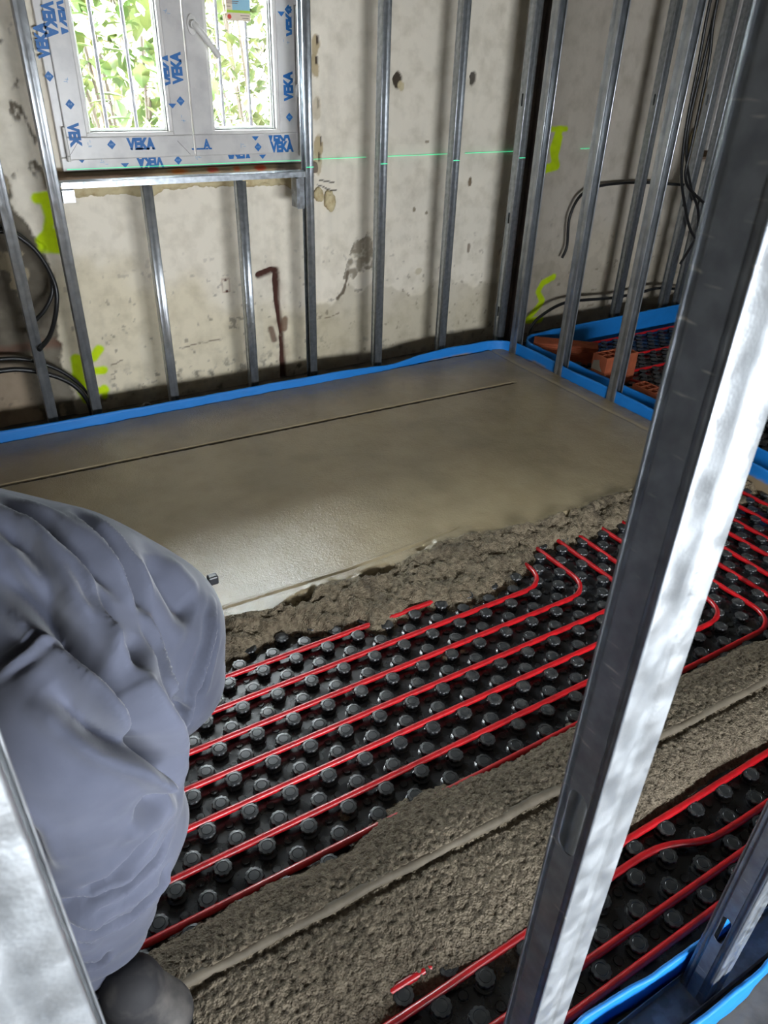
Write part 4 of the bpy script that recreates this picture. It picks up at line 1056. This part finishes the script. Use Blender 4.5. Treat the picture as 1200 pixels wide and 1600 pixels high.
worker = empty('person', (-.03, .88, 0)); tag(worker, 'person in faded navy work trousers bending over the studded panel, seen from behind', 'person')
def sub(name, me, mt, parent=None, lab=None):
    o = link(name, me, mt, parent or worker)
    if parent is None: o.location = (.03, -.88, 0)
    if lab: o['label'] = lab
    return o
M_cloth = mat('faded_navy_cotton', lin(86, 89, 104), .95, noise=(5, lin(66, 69, 83), .4, .65), bump=(60, .12, .002), bump2=(900, .15, .0004))
M_cloth.node_tree.nodes['Principled BSDF'].inputs['Sheen Weight'].default_value = .25
me, V, Nn = sdf_mesh('trousers', f_tr, TR, .005)
disp = np.zeros(len(V))
for dep, wd, pl in FOLDS:
    A = np.array(pl)
    d = np.full(len(V), 9.); tt = np.zeros(len(V)); nseg = len(A)-1
    for i in range(nseg):
        ba = A[i+1]-A[i]; t = np.clip(((V-A[i])@ba)/(ba@ba+1e-9), 0, 1); q = np.linalg.norm(V-A[i]-t[:, None]*ba, axis=1)
        mm = q < d; d[mm] = q[mm]; tt[mm] = (i+t[mm])/nseg
    fade = np.clip(np.minimum(tt, 1-tt)*5+.15, 0, 1)
    dep *= 1.9; disp += fade*dep*(-np.exp(-(d/wd)**2)+.35*np.exp(-((d-wd*1.9)/(wd*.9))**2))
# the soft crumple of the rest of the cloth
disp += .010*fbm(V[:, 0]*6+V[:, 2]*5, V[:, 1]*6-V[:, 2]*7, 110)+.005*np.sin(V[:, 2]*120+V[:, 0]*40)*ss(.32, .16, V[:, 2])
V = V+Nn*disp[:, None]
V[:, 2] = np.maximum(V[:, 2], .035)
setv(me, V)
tro = sub('trousers', me, M_cloth)
bb = MB(); bb.box(.268, .286, .990, 1.004, .705, .722); o = bb.build('button_tab', M_black, tro); bevel(o, .003)
# jacket with sleeves
JK = [((-.30, 1.16, .86), (-.62, 1.36, .95), .165, .175), ((-.62, 1.36, .95), (-.72, 1.43, .98), .17, .13),
      ((-.78, 1.28, .97), (-.86, 1.33, .68), .075, .06), ((-.86, 1.33, .68), (-.95, 1.55, .42), .06, .045),
      ((-.55, 1.58, .97), (-.58, 1.72, .68), .075, .06), ((-.58, 1.72, .68), (-.72, 1.88, .42), .06, .045)]
me, V, Nn = sdf_mesh('jacket', lambda p: chain(p, JK, .05), JK, .011)
setv(me, V+Nn*(.010*fbm(V[:, 0]*7, V[:, 1]*7+V[:, 2]*8, 120))[:, None])
sub('jacket', me, mat('dark_jacket', lin(60, 62, 70), .9, noise=(8, lin(48, 50, 58), .4, .6)))
BD = [((.0, .80, .70), (-.02, .80, .46), .085, .065), ((-.02, .80, .46), (-.085, .79, .13), .060, .040), ((-.085, .79, .13), (-.15, .83, .08), .038, .03),
      ((.12, .99, .68), (.09, 1.0, .44), .085, .06), ((.09, 1.0, .44), (-.01, 1.0, .12), .055, .04), ((-.01, 1.0, .12), (-.09, 1.05, .06), .036, .03),
      ((.02, .98, .76), (-.32, 1.18, .87), .125, .115), ((-.32, 1.18, .87), (-.62, 1.37, .95), .12, .13),
      ((-.78, 1.28, .97), (-.86, 1.33, .68), .05, .042), ((-.86, 1.33, .68), (-.965, 1.585, .37), .04, .028),
      ((-.55, 1.58, .97), (-.58, 1.72, .68), .05, .042), ((-.58, 1.72, .68), (-.745, 1.915, .37), .04, .028), ((-.65, 1.37, .96), (-.82, 1.49, .98), .07, .055),
      ((-.84, 1.50, .985), (-.90, 1.54, .96), .092, .085), ((-.90, 1.54, .95), (-.945, 1.57, .915), .070, .060), ((-.966, 1.585, .925), (-.978, 1.592, .912), .012, .010)]
for (hx, hy) in ((-.965, 1.585), (-.745, 1.915)):        # palm, four fingers and a thumb closing on the screed float
    BD.append(((hx, hy, .365), (hx-.02, hy+.03, .30), .026, .032))
    for k, L_ in enumerate((.062, .072, .068, .052)):
        ox, oy = (k-1.5)*.016*.57, (k-1.5)*.016*.82
        a = (hx-.022+ox, hy+.033+oy, .285); b_2 = (hx-.045+ox, hy+.045+oy, .285-L_*.55); c_2 = (hx-.030+ox, hy+.035+oy, .285-L_)
        BD += [(a, b_2, .0095, .0085), (b_2, c_2, .0085, .0075)]
    BD += [((hx, hy+.02, .325), (hx+.022, hy+.03, .285), .012, .0095), ((hx+.022, hy+.03, .285), (hx+.008, hy+.03, .255), .0095, .008)]
BD = [(a, b, ra*(.72 if max(a[0], b[0]) > -.33 else 1), rb*(.72 if max(a[0], b[0]) > -.33 else 1)) for a, b, ra, rb in BD]
me, V, Nn = sdf_mesh('body', lambda p: chain(p, BD, .012), BD, .0075, 4)
setv(me, V)
sub('body', me, mat('skin', lin(198, 148, 122), .55, noise=(10, lin(186, 130, 106), .4, .6)))
HRR = [((-.83, 1.49, 1.005), (-.885, 1.525, .985), .094, .088)]
me, V, Nn = sdf_mesh('hair', lambda p: chain(p, HRR, .02), HRR, .008)
setv(me, V+Nn*(.006*fbm(V[:, 0]*60, V[:, 1]*60+V[:, 2]*30, 130))[:, None]); sub('hair', me, mat('dark_hair', lin(52, 42, 36), .8))
M_boot = mat('dusty_black_boot', lin(34, 33, 35), .7, noise=(14, lin(84, 80, 76), .5, .72), bump=(60, .3, .002), rnoise=(12, .7, .9))
for (hx, hy, ax, ay, z0) in ((.052, .662, -.19, .85, .050), (.01, .985, -.21, 1.13, .024)):
    d = Vector((ax-hx, ay-hy, 0)); L_ = d.length; d.normalize(); q = lambda s, z: (hx+d.x*s, hy+d.y*s, z0+z)
    BT = [(q(.040, .048), q(.10, .052), .047, .050), (q(.10, .055), q(L_-.05, .036), .05, .046), (q(.055, .05), q(.085, .14), .048, .050)]
    me, V, Nn = sdf_mesh('boot', lambda p: chain(p, BT, .03), BT, .006)
    V[:, 2] = np.maximum(z0+(V[:, 2]-z0)*.86, z0+.018)
    setv(me, V); bo = sub('boot', me, M_boot)
    b = MB(); n = 36; nn = np.array([-d.y, d.x])
    ol = []
    for i in range(n):
        a = 2*math.pi*i/n; s_ = (L_/2-.005)+math.cos(a)*(L_/2+.004); w_ = math.sin(a)*(.046+.006*math.cos(a+.3))
        ol.append((hx+d.x*s_+nn[0]*w_, hy+d.y*s_+nn[1]*w_))
    b.prism(ol, z0+.002, z0+.022); sl_ = b.build('sole', M_black, bo)
